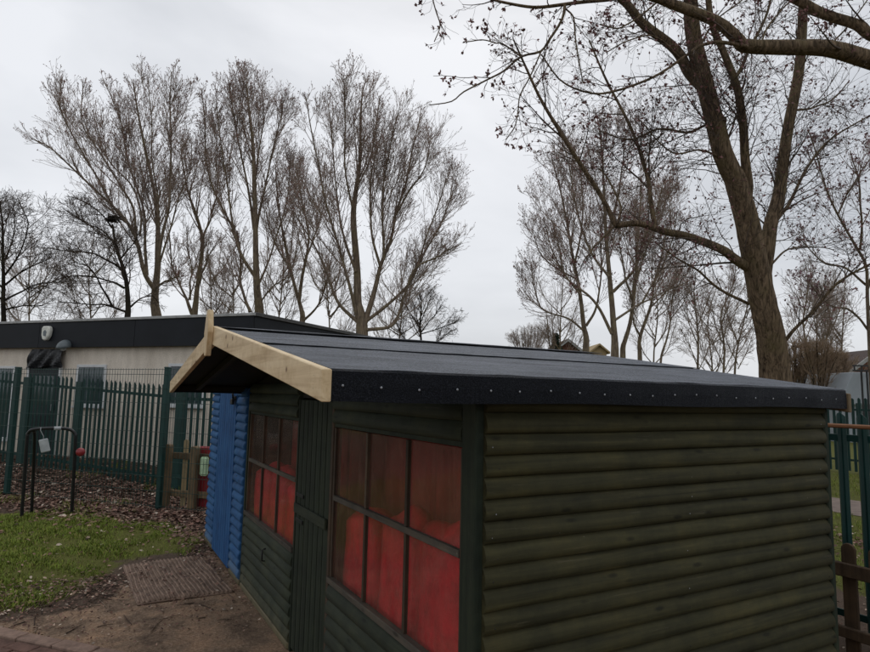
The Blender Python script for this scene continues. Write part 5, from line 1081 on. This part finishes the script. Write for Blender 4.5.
# ================================================================== LITTER AND GRASS (nobody could count these)
def tinted(name, V_, F_, tint, mat, kindlabel):
    me = np_mesh(name, V_, F_, False); a = me.color_attributes.new('tint', 'FLOAT_COLOR', 'POINT')
    a.data.foreach_set('color', np.concatenate([tint, np.ones((len(tint), 1))], 1).astype(np.float32).ravel()); o = link(name, me, mat); o['kind'] = 'stuff'; o['label'] = kindlabel[0]; o['category'] = kindlabel[1]; return o
BLK = [(WX - 0.03, WY - 0.03, WX1 + 0.1, BY1 + 0.05)]
def blocked(x, y):
    m = (x > WX - 0.03) & (y > WY - 0.1) & (x < 3.5) & (y < BY1 + 0.03)
    return m
def scatter_leaves(n, gen):
    X_, Y_ = [], []
    def add(x, y): X_.append(x); Y_.append(y)
    # dense drift along and behind the mesh fence
    u_ = gen.uniform(-3.4, 6.5, n); d_ = gen.normal(0.55, 0.75, n); p = FP1 + np.outer(u_, fdir) + np.outer(d_, fnor); add(p[:, 0], p[:, 1])
    u_ = gen.uniform(-2.5, 5, n // 3); d_ = gen.normal(-0.05, 0.3, n // 3); p = FP1 + np.outer(u_, fdir) + np.outer(d_, fnor); add(p[:, 0], p[:, 1])
    add(gen.uniform(-2.5, 1.25, n // 34), gen.uniform(4.5, 9.5, n // 34))                     # loose ones over grass and earth
    m = n // 20; t_ = gen.uniform(0, 1, m); add(0.3 - 1.4 * t_ + gen.normal(0, .20, m), 6.2 - 0.85 * t_ + gen.normal(0, 0.22, m))   # along the grass edge
    m = n // 10; add(gen.uniform(-1.2, 1.2, m), 4.4 + 2.0 * gen.random(m) ** 0.8); m = n // 30; add(1.12 + gen.normal(0, .12, m), gen.uniform(6.4, 9.0, m)); m = n // 8; add(gen.uniform(4.3, 9, m), gen.uniform(1.5, 6, m))
    x, y = np.concatenate(X_), np.concatenate(Y_); ok = ~blocked(x, y); return x[ok], y[ok]
gen = np.random.default_rng(3)
lx, ly = scatter_leaves(22000, gen); n = len(lx); lz = gz(lx, ly) + gen.uniform(0.006, 0.028, n)
inm = inpoly([tuple(p) for p in mc], lx, ly); lz[inm] += 0.022; keep = ~(inm & (gen.random(n) < 0.6)); lx, ly, lz = lx[keep], ly[keep], lz[keep]; n = len(lx)
s = gen.uniform(0.013, 0.034, n) * np.interp(np.hypot(lx, ly), [4, 6, 9], [0.3, 0.55, 1.15]); a = gen.uniform(0, 6.283, n); nrm = np.stack([gen.normal(0, .33, n), gen.normal(0, .33, n), np.ones(n)], 1); nrm /= np.linalg.norm(nrm, axis=1, keepdims=True)
ux = np.stack([np.cos(a), np.sin(a), np.zeros(n)], 1); ux -= (ux * nrm).sum(1, keepdims=True) * nrm; uy = np.cross(nrm, ux); c = np.stack([lx, ly, lz], 1); S_ = s[:, None]; fold = gen.uniform(-0.1, 0.45, n)[:, None] * S_
q = [c - ux * S_, c - ux * S_ * .3 + uy * S_ * .62 + nrm * fold, c + ux * S_ * .45 + uy * S_ * .5 + nrm * fold, c + ux * S_ * 1.1 + nrm * fold * .6, c + ux * S_ * .4 - uy * S_ * .52 + nrm * fold, c - ux * S_ * .35 - uy * S_ * .6 + nrm * fold]
Vl = np.stack(q, 1).reshape(-1, 3); b6 = np.arange(n)[:, None] * 6; Fl = np.concatenate([b6 + np.array([[0, 3, 2, 1]]), b6 + np.array([[0, 5, 4, 3]])])
pal_ = np.array([(0.20, 0.115, 0.085), (0.13, 0.072, 0.052), (0.27, 0.175, 0.13), (0.38, 0.28, 0.21), (0.09, 0.052, 0.042), (0.24, 0.135, 0.105), (0.50, 0.41, 0.33)])
ti = pal_[gen.choice(7, n, p=[.20, .22, .15, .09, .20, .09, .05])] * gen.uniform(0.55, 1.35, (n, 1))
tinted('fallen_leaves', Vl, Fl, np.repeat(ti, 6, 0), M['leaf'], ('brown fallen leaves drifted along the fence and scattered on grass', 'leaves'))
# twigs on the bare earth
tsx = np.concatenate([gen.uniform(-1.2, 1.1, 70), gen.uniform(-0.6, 0.3, 50)]); tsy = np.concatenate([gen.uniform(4.6, 6.6, 70), gen.uniform(5.5, 6.4, 50)]); ok = ~blocked(tsx, tsy); tsx, tsy = tsx[ok], tsy[ok]; m = len(tsx)
ta = gen.uniform(0, 6.283, m); tl = gen.uniform(0.03, 0.12, m); z_ = gz(tsx, tsy) + 0.008
dv = np.stack([np.cos(ta) * tl, np.sin(ta) * tl, gen.uniform(-0.004, .01, m)], 1); cc = np.stack([tsx, tsy, z_], 1); md = cc + gen.normal(0, 0.01, (m, 3)) * np.array([1, 1, .2])
Vw, Fw = tubes(np.stack([cc - dv, md, cc + dv], 1), np.tile(np.array([[0.004, 0.0035, 0.002]]), (m, 1)), 4)
tinted('fallen_twigs', Vw, Fw, np.repeat(np.array([(0.12, 0.085, 0.06), (0.24, 0.18, 0.13), (0.06, 0.04, 0.03)])[gen.integers(0, 3, m)], 12, 0), M['leaf'], ('small broken twigs strewn over the bare earth', 'twigs'))
def grass(n, x0, x1, y0, y1, zone_fn, hmin, hmax, name, label, gen):
    x = gen.uniform(x0, x1, n); y = gen.uniform(y0, y1, n)
    cl = np.sin(x * 5.1 + 1.3 * np.sin(y * 3.7)) * np.sin(y * 4.3 + 1.7 * np.sin(x * 2.9)); pr = zone_fn(x, y) * np.clip(0.62 + 0.75 * cl, 0.08, 1); ok = (gen.random(n) < pr) & ~blocked(x, y); x, y, cl = x[ok], y[ok], cl[ok]; n = len(x)
    h = gen.uniform(hmin, hmax, n) * (0.85 + 0.25 * cl); a = gen.uniform(0, 6.283, n); wd = gen.uniform(0.0022, 0.0042, n); ln = gen.uniform(0.25, 1.0, n) * h
    dx, dy = np.cos(a), np.sin(a); z = gz(x, y) - 0.004; p = np.stack([x, y, z], 1); sd_ = np.stack([-dy, dx, np.zeros(n)], 1) * wd[:, None]; fw = np.stack([dx, dy, np.zeros(n)], 1)
    up = np.array([0, 0, 1.0]); mid = p + fw * (ln * .35)[:, None] + up * (h * .62)[:, None]; tip = p + fw * ln[:, None] + up * h[:, None] * 0.95
    Vg = np.stack([p - sd_, p + sd_, mid + sd_ * .8, mid - sd_ * .8, tip + sd_ * .15, tip - sd_ * .15], 1).reshape(-1, 3); b_ = np.arange(n)[:, None] * 6
    Fg = np.concatenate([b_ + np.array([[0, 1, 2, 3]]), b_ + np.array([[3, 2, 4, 5]])])
    base = np.array([(0.17, 0.225, 0.030), (0.22, 0.265, 0.036), (0.115, 0.155, 0.022), (0.31, 0.26, 0.085)])[gen.choice(4, n, p=[.42, .28, .24, .06])] * gen.uniform(.75, 1.2, (n, 1))
    tinted(name, Vg, Fg, np.repeat(base, 6, 0), M['blade'], (label, 'grass'))
gf = lambda x, y: sst(-0.12, 0.30, sdist(GRASS, x, y) + 0.22 * np.sin(x * 4.3 + y) * np.sin(y * 3.9 - x * 2) + 0.12 * np.sin(x * 13 + y * 3) * np.sin(y * 11 - x * 5))
grass(150000, -3.0, 1.24, 5.3, 11.0, gf, 0.018, 0.052, 'lawn_grass', 'short green grass left of the sheds', gen)
rf = lambda x, y: sst(5.6, 6.6, x) * (1 - sst(9.7, 10.2, x)) + sst(11.4, 12, x)
grass(45000, 5.5, 15.5, 1.5, 9.5, rf, 0.03, 0.08, 'far_lawn_grass', 'green grass beyond the right end of the shed', gen)
bf = lambda x, y: 0.6 * (np.sin(x * 2.7 + 1) * np.sin(y * 2.1) > 0.2)
grass(20000, -3.0, 2.2, 9.3, 13.0, bf, 0.03, 0.10, 'bank_grass', 'sparse green tufts among the leaves behind the mesh fence', gen)
